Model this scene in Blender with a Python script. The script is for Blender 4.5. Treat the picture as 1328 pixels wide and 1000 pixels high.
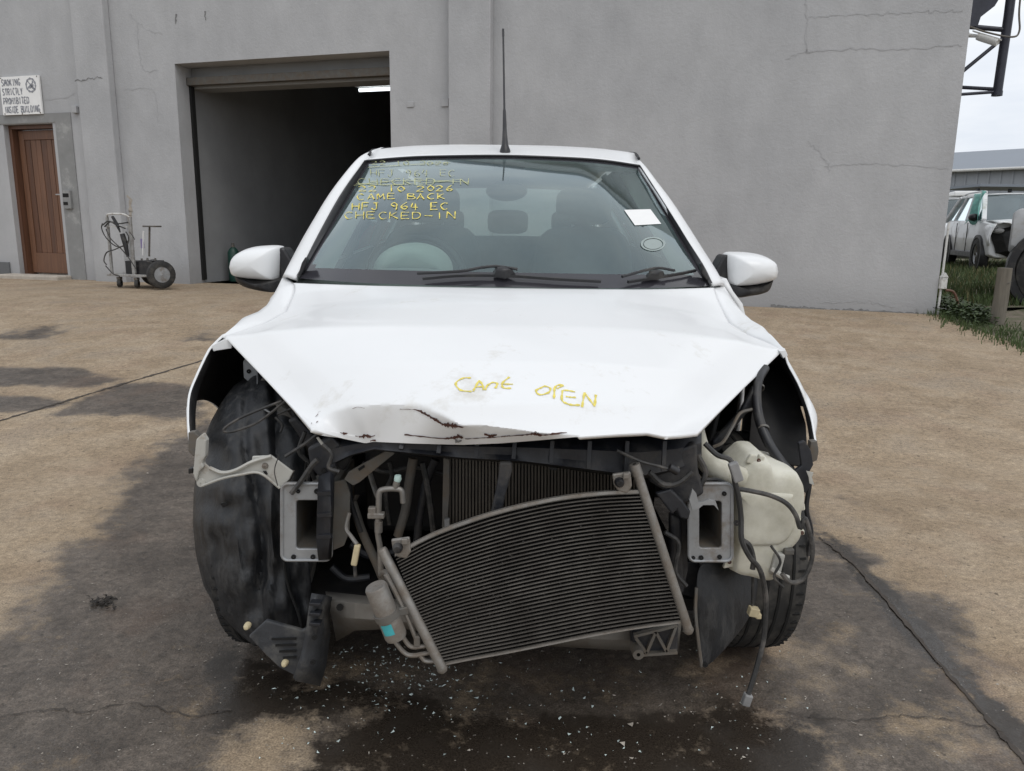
import bpy, bmesh, math, random
import numpy as np
from mathutils import Vector, Matrix
from mathutils.bvhtree import BVHTree
random.seed(7); np.random.seed(7)
scene = bpy.context.scene
for o in list(bpy.data.objects): bpy.data.objects.remove(o)
COL = scene.collection

# ------------------------------------------------------------------ camera
FPX, WPX, HPX = 1000.0, 1328.0, 1000.0
CAM = np.array([0.0, -2.0, 1.12])
PITCH, ROLL, YAW = math.radians(11.6), math.radians(.7), math.radians(-.45)
f0 = np.array([-math.sin(YAW), math.cos(YAW), 0.]); r0 = np.array([math.cos(YAW), math.sin(YAW), 0.]); u0 = np.array([0, 0, 1.])
FW = f0*math.cos(PITCH) - u0*math.sin(PITCH)
_u = u0*math.cos(PITCH) + f0*math.sin(PITCH)
RT = r0*math.cos(ROLL) + _u*math.sin(ROLL)
UP = _u*math.cos(ROLL) - r0*math.sin(ROLL)
cam_d = bpy.data.cameras.new('camera'); cam = bpy.data.objects.new('camera', cam_d); COL.objects.link(cam)
cam_d.sensor_width = 36.0; cam_d.lens = 36.0*FPX/WPX; cam_d.clip_start = .05; cam_d.clip_end = 3000
m = Matrix(((RT[0], UP[0], -FW[0], CAM[0]), (RT[1], UP[1], -FW[1], CAM[1]), (RT[2], UP[2], -FW[2], CAM[2]), (0, 0, 0, 1)))
cam.matrix_world = m
scene.camera = cam

# ------------------------------------------------------------------ world, sun, exposure
SUN_EL, SUN_AZ = math.radians(58), math.radians(150)
w = bpy.data.worlds.new('World'); scene.world = w; w.use_nodes = True
nt = w.node_tree; nt.nodes.clear()
out = nt.nodes.new('ShaderNodeOutputWorld'); bg = nt.nodes.new('ShaderNodeBackground')
sky = nt.nodes.new('ShaderNodeTexSky'); sky.sky_type = 'NISHITA'; sky.sun_disc = False
sky.sun_elevation = SUN_EL; sky.sun_rotation = SUN_AZ; sky.air_density = 1.0; sky.dust_density = 3.0
tc = nt.nodes.new('ShaderNodeTexCoord')
mp = nt.nodes.new('ShaderNodeMapping'); mp.inputs['Scale'].default_value = (1.2, 1.2, 5.0)
nz = nt.nodes.new('ShaderNodeTexNoise'); nz.inputs['Scale'].default_value = 2.2; nz.inputs['Detail'].default_value = 6; nz.inputs['Roughness'].default_value = .55
cr = nt.nodes.new('ShaderNodeValToRGB')
cr.color_ramp.elements[0].position = .30; cr.color_ramp.elements[0].color = (7.6, 8.1, 8.9, 1)
cr.color_ramp.elements[1].position = .68; cr.color_ramp.elements[1].color = (10.6, 10.7, 10.8, 1)
mx = nt.nodes.new('ShaderNodeMixRGB'); mx.inputs['Fac'].default_value = .90
nt.links.new(tc.outputs['Generated'], mp.inputs['Vector']); nt.links.new(mp.outputs['Vector'], nz.inputs['Vector'])
nt.links.new(nz.outputs['Fac'], cr.inputs['Fac'])
nt.links.new(sky.outputs['Color'], mx.inputs['Color1']); nt.links.new(cr.outputs['Color'], mx.inputs['Color2'])
nt.links.new(mx.outputs['Color'], bg.inputs['Color']); bg.inputs['Strength'].default_value = .110
nt.links.new(bg.outputs['Background'], out.inputs['Surface'])
sd = bpy.data.lights.new('sun', 'SUN'); sd.energy = .9; sd.angle = math.radians(28); sd.color = (1.0, .975, .94)
so = bpy.data.objects.new('sun', sd); COL.objects.link(so)
sdir = Vector((math.sin(SUN_AZ)*math.cos(SUN_EL), math.cos(SUN_AZ)*math.cos(SUN_EL), math.sin(SUN_EL)))
so.rotation_euler = sdir.to_track_quat('Z', 'Y').to_euler()
scene.view_settings.view_transform = 'Standard'; scene.view_settings.look = 'None'
scene.view_settings.gamma = 1.0; scene.view_settings.use_curve_mapping = False
scene.view_settings.exposure = 0.0
scene.render.engine = 'CYCLES'
scene.cycles.max_bounces = 8; scene.cycles.transparent_max_bounces = 12

# ------------------------------------------------------------------ geometry helpers
def ray(px, py): return FW + RT*((px-WPX/2)/FPX) - UP*((py-HPX/2)/FPX)
def P(px, py, Y):
    d = ray(px, py); return CAM + d*((Y-CAM[1])/d[1])
def proj(p):
    v = np.asarray(p, float) - CAM; z = v@FW; return WPX/2+FPX*(v@RT)/z, HPX/2-FPX*(v@UP)/z
ZF = .28
def zg(Y):                              # the yard is level at the car and climbs gently to the workshop
    t = min(max((Y-1.6)/4.6, 0), 1); return ZF*t
def G(px, py, lift=0.):
    d = ray(px, py); a, b = .5, 200.
    for _ in range(60):
        t = (a+b)/2; p = CAM+d*t
        if p[2] > zg(p[1])+lift: a = t
        else: b = t
    return CAM+d*b
def nrm(v): v = np.asarray(v, float); return v/max(np.linalg.norm(v), 1e-12)
def lerp(a, b, t): return a+(b-a)*t
def sstep(a, b, x):
    t = min(max((x-a)/(b-a), 0), 1); return t*t*(3-2*t)
def interp(x, xs, ys): return float(np.interp(x, xs, ys))
def curve(pts, n):                      # Catmull-Rom through pts
    pts = [np.asarray(p, float) for p in pts]
    if len(pts) < 3: return [lerp(pts[0], pts[-1], i/(n-1)) for i in range(n)]
    q = [2*pts[0]-pts[1]]+pts+[2*pts[-1]-pts[-2]]; res = []; m_ = len(pts)-1
    for i in range(n):
        u = i/(n-1)*m_; k = min(int(u), m_-1); t = u-k; a, b, c, d = q[k:k+4]
        res.append(.5*((2*b)+(c-a)*t+(2*a-5*b+4*c-d)*t*t+(3*b-a-3*c+d)*t**3))
    return res

class MB:
    def __init__(s): s.v = []; s.f = []
    def add(s, vs, fs):
        n = len(s.v); s.v += [tuple(map(float, p)) for p in vs]; s.f += [tuple(i+n for i in f) for f in fs]; return s
    def grid(s, rows, close=False):
        R_, C_ = len(rows), len(rows[0]); vs = [p for r in rows for p in r]; fs = []
        for i in range(R_-1):
            for j in range(C_ if close else C_-1):
                k = (j+1) % C_; fs.append((i*C_+j, i*C_+k, (i+1)*C_+k, (i+1)*C_+j))
        return s.add(vs, fs)
    def box(s, c, sz, ax=None):
        c = np.asarray(c, float); h = np.asarray(sz, float)/2
        A = [np.array(a, float) for a in (ax or ((1, 0, 0), (0, 1, 0), (0, 0, 1)))]
        vs = [c+A[0]*h[0]*i+A[1]*h[1]*j+A[2]*h[2]*k for i in (-1, 1) for j in (-1, 1) for k in (-1, 1)]
        return s.add(vs, [(0, 1, 3, 2), (4, 6, 7, 5), (0, 4, 5, 1), (2, 3, 7, 6), (0, 2, 6, 4), (1, 5, 7, 3)])
    def bar(s, a, b, wd, th, up=(0, 0, 1)):
        a = np.asarray(a, float); b = np.asarray(b, float); d = nrm(b-a); x = np.cross(d, up)
        if np.linalg.norm(x) < 1e-3: x = np.cross(d, (0, 1, 0))
        x = nrm(x); y = np.cross(x, d)
        return s.box((a+b)/2, (wd, np.linalg.norm(b-a), th), (x, d, y))
    def tube(s, path, r, n=8, cap=True):
        path = [np.asarray(p, float) for p in path]; m_ = len(path); rows = []; prev = None
        for i, p in enumerate(path):
            d = nrm(path[min(i+1, m_-1)]-path[max(i-1, 0)])
            if prev is None:
                x = np.cross(d, (0, 0, 1.)); x = np.cross(d, (0, 1., 0)) if np.linalg.norm(x) < .1 else x
            else: x = prev-d*(prev@d)
            x = nrm(x); prev = x; y = np.cross(d, x); rr = r[i] if hasattr(r, '__len__') else r
            rows.append([p+rr*(x*math.cos(a)+y*math.sin(a)) for a in [2*math.pi*k/n for k in range(n)]])
        b = len(s.v); s.grid(rows, True)
        if cap:
            s.f.append(tuple(b+k for k in range(n))[::-1]); s.f.append(tuple(b+(m_-1)*n+k for k in range(n)))
        return s
    def lathe(s, prof, o, ax, n=24):    # prof: (radius, offset along ax)
        ax = nrm(ax); x = np.cross(ax, (0, 0, 1.)); x = np.array((1., 0, 0)) if np.linalg.norm(x) < .1 else x
        x = nrm(x); y = np.cross(ax, x); o = np.asarray(o, float)
        return s.grid([[o+ax*h+r*(x*math.cos(a)+y*math.sin(a)) for a in [2*math.pi*k/n for k in range(n)]] for r, h in prof], True)
    def prism(s, poly, ex):             # closed 3D polygon + extrusion vector
        n = len(poly); ex = np.asarray(ex, float); a = [np.asarray(p, float) for p in poly]
        return s.add(a+[p+ex for p in a], [tuple(range(n))[::-1], tuple(range(n, 2*n))]+[(i, (i+1) % n, n+(i+1) % n, n+i) for i in range(n)])
    def ring(s, outer, inner, ex):      # plate with a hole; same count in outer and inner
        n = len(outer); ex = np.asarray(ex, float)
        o = [np.asarray(p, float) for p in outer]; i_ = [np.asarray(p, float) for p in inner]
        vs = o+i_+[p+ex for p in o]+[p+ex for p in i_]; fs = []
        for k in range(n):
            l = (k+1) % n
            fs += [(k, l, n+l, n+k), (2*n+k, 3*n+k, 3*n+l, 2*n+l), (k, 2*n+k, 2*n+l, l), (n+k, n+l, 3*n+l, 3*n+k)]
        return s.add(vs, fs)
    def dome(s, outline, depth, ex=None, rings=7, power=2.2):  # convex cap over a closed outline, bulging along depth; ex = skirt
        o = [np.asarray(p, float) for p in outline]; c = sum(o)/len(o); depth = np.asarray(depth, float); rows = []
        if ex is not None: rows.append([p+np.asarray(ex, float) for p in o])
        for k in range(rings):
            r = 1-k/(rings-.4); h = (1-r**power)**(1/power); rows.append([c+(p-c)*r+depth*h for p in o])
        b = len(s.v); s.grid(rows, True); n = len(o); L = len(s.v)
        s.f.append(tuple(L-n+k for k in range(n)))
        if ex is not None: s.f.append(tuple(b+k for k in range(n))[::-1])
        return s

def mesh_obj(name, mb, mat, smooth=40, bevel=0, seg=2, solid=0, soff=-1):
    me = bpy.data.meshes.new(name); me.from_pydata(mb.v, [], mb.f)
    bm = bmesh.new(); bm.from_mesh(me); bmesh.ops.recalc_face_normals(bm, faces=bm.faces); bm.to_mesh(me); bm.free()
    for mt in (mat if isinstance(mat, (list, tuple)) else [mat]): me.materials.append(mt)
    if smooth:
        me.polygons.foreach_set('use_smooth', [True]*len(me.polygons)); me.set_sharp_from_angle(angle=math.radians(smooth))
    o = bpy.data.objects.new(name, me); COL.objects.link(o)
    if solid:
        md = o.modifiers.new('solid', 'SOLIDIFY'); md.thickness = solid; md.offset = soff
    if bevel:
        md = o.modifiers.new('bevel', 'BEVEL'); md.width = bevel; md.segments = seg; md.limit_method = 'ANGLE'; md.angle_limit = math.radians(35)
    return o
def tag(o, label, cat, group=None):
    o['label'] = label; o['category'] = cat
    if group: o['group'] = group
    return o
def struct(o): o['kind'] = 'structure'; return o
class Thing:
    def __init__(s, name, label, cat, loc=(0, 0, 0), rz=0, group=None, local=False):
        s.o = bpy.data.objects.new(name, None); COL.objects.link(s.o); s.o.location = tuple(map(float, loc)); s.o.rotation_euler = (0, 0, rz); s.o.empty_display_size = .1
        s.off = np.zeros(3) if local else np.asarray(loc, float); tag(s.o, label, cat, group)
    def part(s, name, mb, mat, parent=None, label=None, stuff=False, **kw):
        mb.v = [tuple(np.asarray(p)-s.off) for p in mb.v]
        o = mesh_obj(name, mb, mat, **kw); o.parent = parent or s.o
        if label: o['label'] = label
        if stuff: o['kind'] = 'stuff'
        return o

# ------------------------------------------------------------------ materials
def mat(name, col, rough=.6, metal=0., var=.12, scale=8., bump=0., bscale=60., dirt=None, damt=.5, dscale=6., spec=.5, coat=0., sub=0., trans=0.):
    mt = bpy.data.materials.new(name); mt.use_nodes = True; n = mt.node_tree.nodes; l = mt.node_tree.links
    b = n['Principled BSDF']; tcn = n.new('ShaderNodeTexCoord')
    def noise(sc, det=5, ro=.6):
        q = n.new('ShaderNodeTexNoise'); q.inputs['Scale'].default_value = sc; q.inputs['Detail'].default_value = det; q.inputs['Roughness'].default_value = ro
        l.new(tcn.outputs['Object'], q.inputs['Vector']); return q
    nz = noise(scale); mr = n.new('ShaderNodeMapRange')
    mr.inputs['From Min'].default_value = .25; mr.inputs['From Max'].default_value = .75; mr.inputs['To Min'].default_value = 1-var; mr.inputs['To Max'].default_value = 1+var
    l.new(nz.outputs['Fac'], mr.inputs['Value'])
    mu = n.new('ShaderNodeVectorMath'); mu.operation = 'MULTIPLY'; mu.inputs[0].default_value = col[:3]; l.new(mr.outputs['Result'], mu.inputs[1])
    colout = mu.outputs['Vector']
    rr = n.new('ShaderNodeMapRange'); rr.inputs['To Min'].default_value = max(rough-.08, .02); rr.inputs['To Max'].default_value = min(rough+.08, 1)
    l.new(nz.outputs['Fac'], rr.inputs['Value']); rout = rr.outputs['Result']
    if dirt:
        dz = noise(dscale, 8, .7); ramp = n.new('ShaderNodeMapRange'); ramp.inputs['From Min'].default_value = .62-damt*.35; ramp.inputs['From Max'].default_value = .72-damt*.1
        l.new(dz.outputs['Fac'], ramp.inputs['Value'])
        mxx = n.new('ShaderNodeMix'); mxx.data_type = 'RGBA'; l.new(ramp.outputs['Result'], mxx.inputs['Factor'])
        l.new(colout, mxx.inputs['A']); mxx.inputs['B'].default_value = (*dirt, 1); colout = mxx.outputs['Result']
        m2 = n.new('ShaderNodeMix'); m2.data_type = 'FLOAT'; l.new(ramp.outputs['Result'], m2.inputs['Factor']); l.new(rout, m2.inputs['A']); m2.inputs['B'].default_value = .85; rout = m2.outputs['Result']
    l.new(colout, b.inputs['Base Color']); l.new(rout, b.inputs['Roughness'])
    b.inputs['Metallic'].default_value = metal; b.inputs['Specular IOR Level'].default_value = spec
    b.inputs['Coat Weight'].default_value = coat; b.inputs['Coat Roughness'].default_value = .04
    if sub: b.inputs['Subsurface Weight'].default_value = sub; b.inputs['Subsurface Radius'].default_value = (.02, .02, .015)
    if trans: b.inputs['Transmission Weight'].default_value = trans
    if bump:
        bz = noise(bscale, 6, .65); bp = n.new('ShaderNodeBump'); bp.inputs['Strength'].default_value = bump; bp.inputs['Distance'].default_value = .01
        l.new(bz.outputs['Fac'], bp.inputs['Height']); l.new(bp.outputs['Normal'], b.inputs['Normal'])
    return mt
def glass(name, tint, boost=1.0, milky=0., milkcol=(.5, .55, .55)):
    mt = bpy.data.materials.new(name); mt.use_nodes = True; n = mt.node_tree.nodes; l = mt.node_tree.links
    n.remove(n['Principled BSDF']); out = n['Material Output']
    tr = n.new('ShaderNodeBsdfTransparent'); tr.inputs['Color'].default_value = (*tint, 1)
    gl = n.new('ShaderNodeBsdfGlossy'); gl.inputs['Roughness'].default_value = .03; gl.inputs['Color'].default_value = (.86, .97, 1, 1)
    fr = n.new('ShaderNodeFresnel'); fr.inputs['IOR'].default_value = 1.52
    mu = n.new('ShaderNodeMath'); mu.operation = 'MULTIPLY'; mu.inputs[1].default_value = 1.8*boost; mu.use_clamp = True
    l.new(fr.outputs['Fac'], mu.inputs[0]); mxs = n.new('ShaderNodeMixShader'); l.new(mu.outputs[0], mxs.inputs['Fac'])
    first = tr
    if milky:                           # patchy milky diffuse haze mixed into the pane
        df = n.new('ShaderNodeBsdfDiffuse'); df.inputs['Color'].default_value = (*milkcol, 1)
        tcn = n.new('ShaderNodeTexCoord'); q = n.new('ShaderNodeTexNoise'); q.inputs['Scale'].default_value = 3.; q.inputs['Detail'].default_value = 7; l.new(tcn.outputs['Object'], q.inputs['Vector'])
        mr = n.new('ShaderNodeMapRange'); mr.inputs['From Min'].default_value = .3; mr.inputs['From Max'].default_value = .7; mr.inputs['To Min'].default_value = milky*.7; mr.inputs['To Max'].default_value = milky*1.3; l.new(q.outputs['Fac'], mr.inputs['Value'])
        m0 = n.new('ShaderNodeMixShader'); l.new(mr.outputs['Result'], m0.inputs['Fac']); l.new(tr.outputs[0], m0.inputs[1]); l.new(df.outputs[0], m0.inputs[2]); first = m0
    l.new(first.outputs[0], mxs.inputs[1]); l.new(gl.outputs[0], mxs.inputs[2]); l.new(mxs.outputs[0], out.inputs['Surface'])
    return mt
M = dict(
    paint=mat('white_car_paint', (.755, .765, .77), .36, var=.02, scale=3, coat=.2, spec=.3, dirt=(.62, .61, .58), damt=.10, dscale=5),
    primer=mat('bare_primer', (.50, .49, .47), .6, var=.1, scale=20),
    rust=mat('torn_rust_edge', (.085, .035, .025), .85, var=.5, scale=60, bump=.5, bscale=300),
    black=mat('black_plastic', (.012, .012, .014), .42, var=.3, scale=12, dirt=(.07, .066, .06), damt=.25, dscale=9),
    dplastic=mat('dusty_black_plastic', (.013, .0145, .019), .5, var=.4, scale=14, bump=.1, bscale=90, dirt=(.06, .056, .052), damt=.36, dscale=12),
    liner=mat('wheel_liner_plastic', (.014, .0155, .018), .5, var=.5, scale=9, bump=.25, bscale=60, dirt=(.050, .049, .048), damt=.36, dscale=16),
    rubber=mat('tyre_rubber', (.018, .018, .018), .7, var=.25, scale=20, dirt=(.075, .07, .062), damt=.45, dscale=12),
    bay=mat('bay_black_and_shade', (.010, .010, .011), .7, var=.3, scale=10, dirt=(.035, .032, .03), damt=.4, dscale=9),  # bay parts, and the shade painted under bonnet and fenders
    steel=mat('galvanised_steel', (.29, .30, .31), .5, .35, var=.15, scale=25, dirt=(.20, .17, .14), damt=.35, dscale=14),
    dsteel=mat('dirty_grey_steel', (.13, .125, .115), .65, .3, var=.25, scale=20, dirt=(.15, .12, .09), damt=.5, dscale=14),
    alu=mat('dull_aluminium', (.24, .23, .215), .45, .6, var=.2, scale=30, dirt=(.20, .17, .14), damt=.5, dscale=20, bump=.08, bscale=200),
    tubealu=mat('dusty_condenser_tube', (.092, .085, .075), .65, .15, var=.4, scale=25, dirt=(.050, .044, .038), damt=.60, dscale=9),
    fin=mat('condenser_fin', (.026, .024, .022), .8, .1, var=.5, scale=30, dirt=(.085, .077, .066), damt=.36, dscale=9),
    radfin=mat('radiator_fin', (.095, .083, .068), .7, .3, var=.25, scale=16),
    offwhite=mat('cream_primer_bracket', (.40, .395, .365), .6, var=.1, scale=14, dirt=(.25, .20, .15), damt=.25, dscale=18),
    tank=mat('cream_translucent_plastic', (.58, .565, .485), .5, var=.12, scale=7, dirt=(.40, .38, .30), damt=.40, dscale=5, sub=.3),
    cable=mat('black_cable', (.03, .03, .03), .6, var=.3, scale=20, dirt=(.12, .11, .10), damt=.4, dscale=20),
    conn=mat('cream_connector', (.55, .47, .30), .6, var=.15, scale=30),
    greyconn=mat('grey_connector', (.22, .22, .22), .6, var=.2, scale=30),
    teal=mat('teal_sticker', (.05, .36, .40), .5, var=.15, scale=60),
    mint=mat('mint_valve_cap', (.42, .55, .52), .5, var=.1),
    yellow=mat('yellow_paint_marker', (.70, .59, .13), .8, var=.25, scale=90),
    yellowp=mat('faint_yellow_marker', (.40, .42, .22), .7, var=.25, scale=60),
    paper=mat('white_paper', (.80, .80, .79), .6, var=.03),
    disc=mat('clear_disc', (.27, .32, .31), .4, var=.1),
    frit=mat('black_glass_border', (.035, .034, .040), .15, var=.1, spec=.6),
    seal=mat('rubber_seal', (.015, .015, .017), .5, var=.2),
    fabric=mat('grey_seat_fabric', (.12, .125, .13), .9, var=.15, scale=30, bump=.1, bscale=400),
    dash=mat('grey_dashboard', (.24, .26, .25), .6, var=.1, scale=20),
    liner2=mat('pale_headliner', (.50, .50, .48), .9, var=.05),
    wscreen=glass('windscreen_glass', (.74, .86, .84), .92, .12, (.34, .47, .47)),
    sglass=glass('side_glass', (.45, .52, .50), 1.0, .05),
    alloy=mat('silver_alloy', (.45, .46, .47), .35, .7, var=.1),
    red=mat('red_lens', (.35, .02, .02), .2, var=.1, coat=.5),
    white2=mat('white_van_paint', (.72, .73, .74), .35, var=.05, scale=4, coat=.3, dirt=(.45, .43, .39), damt=.25, dscale=3),
    dwhite=mat('dull_white_enamel', (.58, .58, .56), .5, var=.1, scale=20, dirt=(.30, .26, .22), damt=.25, dscale=18),
    wood=mat('varnished_timber', (.150, .072, .040), .5, var=.3, scale=6, bump=.1, bscale=60),
    wood2=mat('varnished_timber_dark', (.105, .048, .027), .5, var=.3, scale=6, bump=.1, bscale=60),
    postwood=mat('weathered_post', (.145, .13, .105), .9, var=.3, scale=14, bump=.5, bscale=40),
    pipe=mat('dark_painted_pipe', (.030, .032, .045), .45, .2, var=.3, scale=10),
    cyan=mat('green_plastic_sheet', (.17, .42, .37), .3, var=.3, scale=8),
    stone=mat('pale_rubble', (.40, .36, .31), .9, var=.2, scale=12, bump=.4, bscale=30),
    greenbin=mat('dark_green_plastic', (.012, .05, .038), .5, var=.2),
    inner=mat('workshop_inside_paint', (.26, .265, .27), .85, var=.12, scale=2),
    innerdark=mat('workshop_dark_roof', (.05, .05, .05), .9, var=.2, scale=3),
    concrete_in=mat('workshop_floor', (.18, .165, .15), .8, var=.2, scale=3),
    hangar=mat('grey_cladding', (.33, .35, .38), .6, var=.06, scale=1.),
    hangroof=mat('blue_grey_roof', (.20, .225, .26), .6, var=.06, scale=1.),
    signink=mat('grey_sign_lettering', (.26, .27, .30), .7, var=.1),
    violet=mat('violet_label', (.28, .24, .42), .6, var=.1),
    mud=mat('dark_mud', (.022, .019, .016), .95, var=.4, scale=40),
    dustplastic=mat('dusty_grey_plastic', (.034, .037, .042), .6, var=.4, scale=14, bump=.2, bscale=80, dirt=(.13, .125, .115), damt=.42, dscale=9),
    trim=mat('pale_grey_green_trim', (.46, .50, .46), .7, var=.06),
    beam=mat('dusty_beam', (.155, .147, .133), .7, .1, var=.2, scale=16, dirt=(.12, .10, .08), damt=.45, dscale=10),
    cartpaint=mat('worn_cart_paint', (.32, .32, .31), .5, var=.15, scale=20, dirt=(.15, .12, .10), damt=.4, dscale=14),
    silver=mat('dusty_silver_white', (.42, .43, .44), .4, var=.08, scale=4, coat=.2, dirt=(.28, .26, .23), damt=.35, dscale=4),
    darkhole=mat('dark_hole', (.006, .006, .006), .9, var=.1),
    crackm=mat('dark_crack_dirt', (.19, .19, .19), .95, var=.3, scale=20),
    jointm=mat('dark_joint_dirt', (.06, .05, .042), .95, var=.4, scale=20),
)
def wood_grain(mt, sc):
    n = mt.node_tree.nodes; l = mt.node_tree.links
    for q in [x for x in n if x.type == 'TEX_NOISE']:
        mpn = n.new('ShaderNodeMapping'); mpn.inputs['Scale'].default_value = sc
        src = q.inputs['Vector'].links[0].from_socket; l.new(src, mpn.inputs['Vector']); l.new(mpn.outputs['Vector'], q.inputs['Vector'])
wood_grain(M['liner'], (2.5, 2.5, .7))
for k in ('wood', 'wood2'): wood_grain(M[k], (6, 6, .35))
wood_grain(M['postwood'], (3, 3, .3))

def wall_material():
    mt = bpy.data.materials.new('grey_painted_plaster'); mt.use_nodes = True; n = mt.node_tree.nodes; l = mt.node_tree.links; b = n['Principled BSDF']
    tcn = n.new('ShaderNodeTexCoord')
    def noise(sc, det, ro, scl=(1, 1, 1)):
        mpn = n.new('ShaderNodeMapping'); mpn.inputs['Scale'].default_value = scl; l.new(tcn.outputs['Object'], mpn.inputs['Vector'])
        q = n.new('ShaderNodeTexNoise'); q.inputs['Scale'].default_value = sc; q.inputs['Detail'].default_value = det; q.inputs['Roughness'].default_value = ro; l.new(mpn.outputs['Vector'], q.inputs['Vector']); return q
    a = noise(.7, 4, .5); c = noise(3., 7, .65, (1, 1, .6)); d = noise(26, 5, .7)
    r = n.new('ShaderNodeValToRGB'); e = r.color_ramp.elements; e[0].position = .28; e[0].color = (.378, .382, .392, 1); e[1].position = .72; e[1].color = (.438, .441, .448, 1)
    l.new(a.outputs['Fac'], r.inputs['Fac'])
    m1 = n.new('ShaderNodeMapRange'); m1.inputs['From Min'].default_value = .3; m1.inputs['From Max'].default_value = .7; m1.inputs['To Min'].default_value = .90; m1.inputs['To Max'].default_value = 1.06; l.new(c.outputs['Fac'], m1.inputs['Value'])
    # darker towards the foot of the wall, edge broken up by noise
    sx = n.new('ShaderNodeSeparateXYZ'); l.new(tcn.outputs['Object'], sx.inputs[0])
    ad = n.new('ShaderNodeMath'); ad.operation = 'MULTIPLY_ADD'; l.new(c.outputs['Fac'], ad.inputs[0]); ad.inputs[1].default_value = -.5; l.new(sx.outputs['Z'], ad.inputs[2])
    fm = n.new('ShaderNodeMapRange'); fm.inputs['From Min'].default_value = -.25; fm.inputs['From Max'].default_value = .12; fm.inputs['To Min'].default_value = .80; fm.inputs['To Max'].default_value = 1.; l.new(ad.outputs[0], fm.inputs['Value'])
    v1 = n.new('ShaderNodeVectorMath'); v1.operation = 'MULTIPLY'; l.new(r.outputs['Color'], v1.inputs[0]); l.new(m1.outputs['Result'], v1.inputs[1])
    v2 = n.new('ShaderNodeVectorMath'); v2.operation = 'MULTIPLY'; l.new(v1.outputs['Vector'], v2.inputs[0]); l.new(fm.outputs['Result'], v2.inputs[1])
    l.new(v2.outputs['Vector'], b.inputs['Base Color']); b.inputs['Roughness'].default_value = .75; b.inputs['Specular IOR Level'].default_value = .3
    bp = n.new('ShaderNodeBump'); bp.inputs['Strength'].default_value = .28; bp.inputs['Distance'].default_value = .02
    mxn = n.new('ShaderNodeMath'); mxn.operation = 'MULTIPLY_ADD'; l.new(c.outputs['Fac'], mxn.inputs[0]); mxn.inputs[1].default_value = 1.6
    l.new(d.outputs['Fac'], mxn.inputs[2]); l.new(mxn.outputs[0], bp.inputs['Height']); l.new(bp.outputs['Normal'], b.inputs['Normal'])
    return mt
M['wall'] = wall_material()
M['wallpatch'] = mat('bare_cement_render', (.235, .237, .235), .85, var=.14, scale=4, bump=.2, bscale=30, dirt=(.36, .36, .35), damt=.2, dscale=4)
M['plinth'] = mat('dark_grey_plinth', (.12, .125, .13), .8, var=.1, scale=5)

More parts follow.
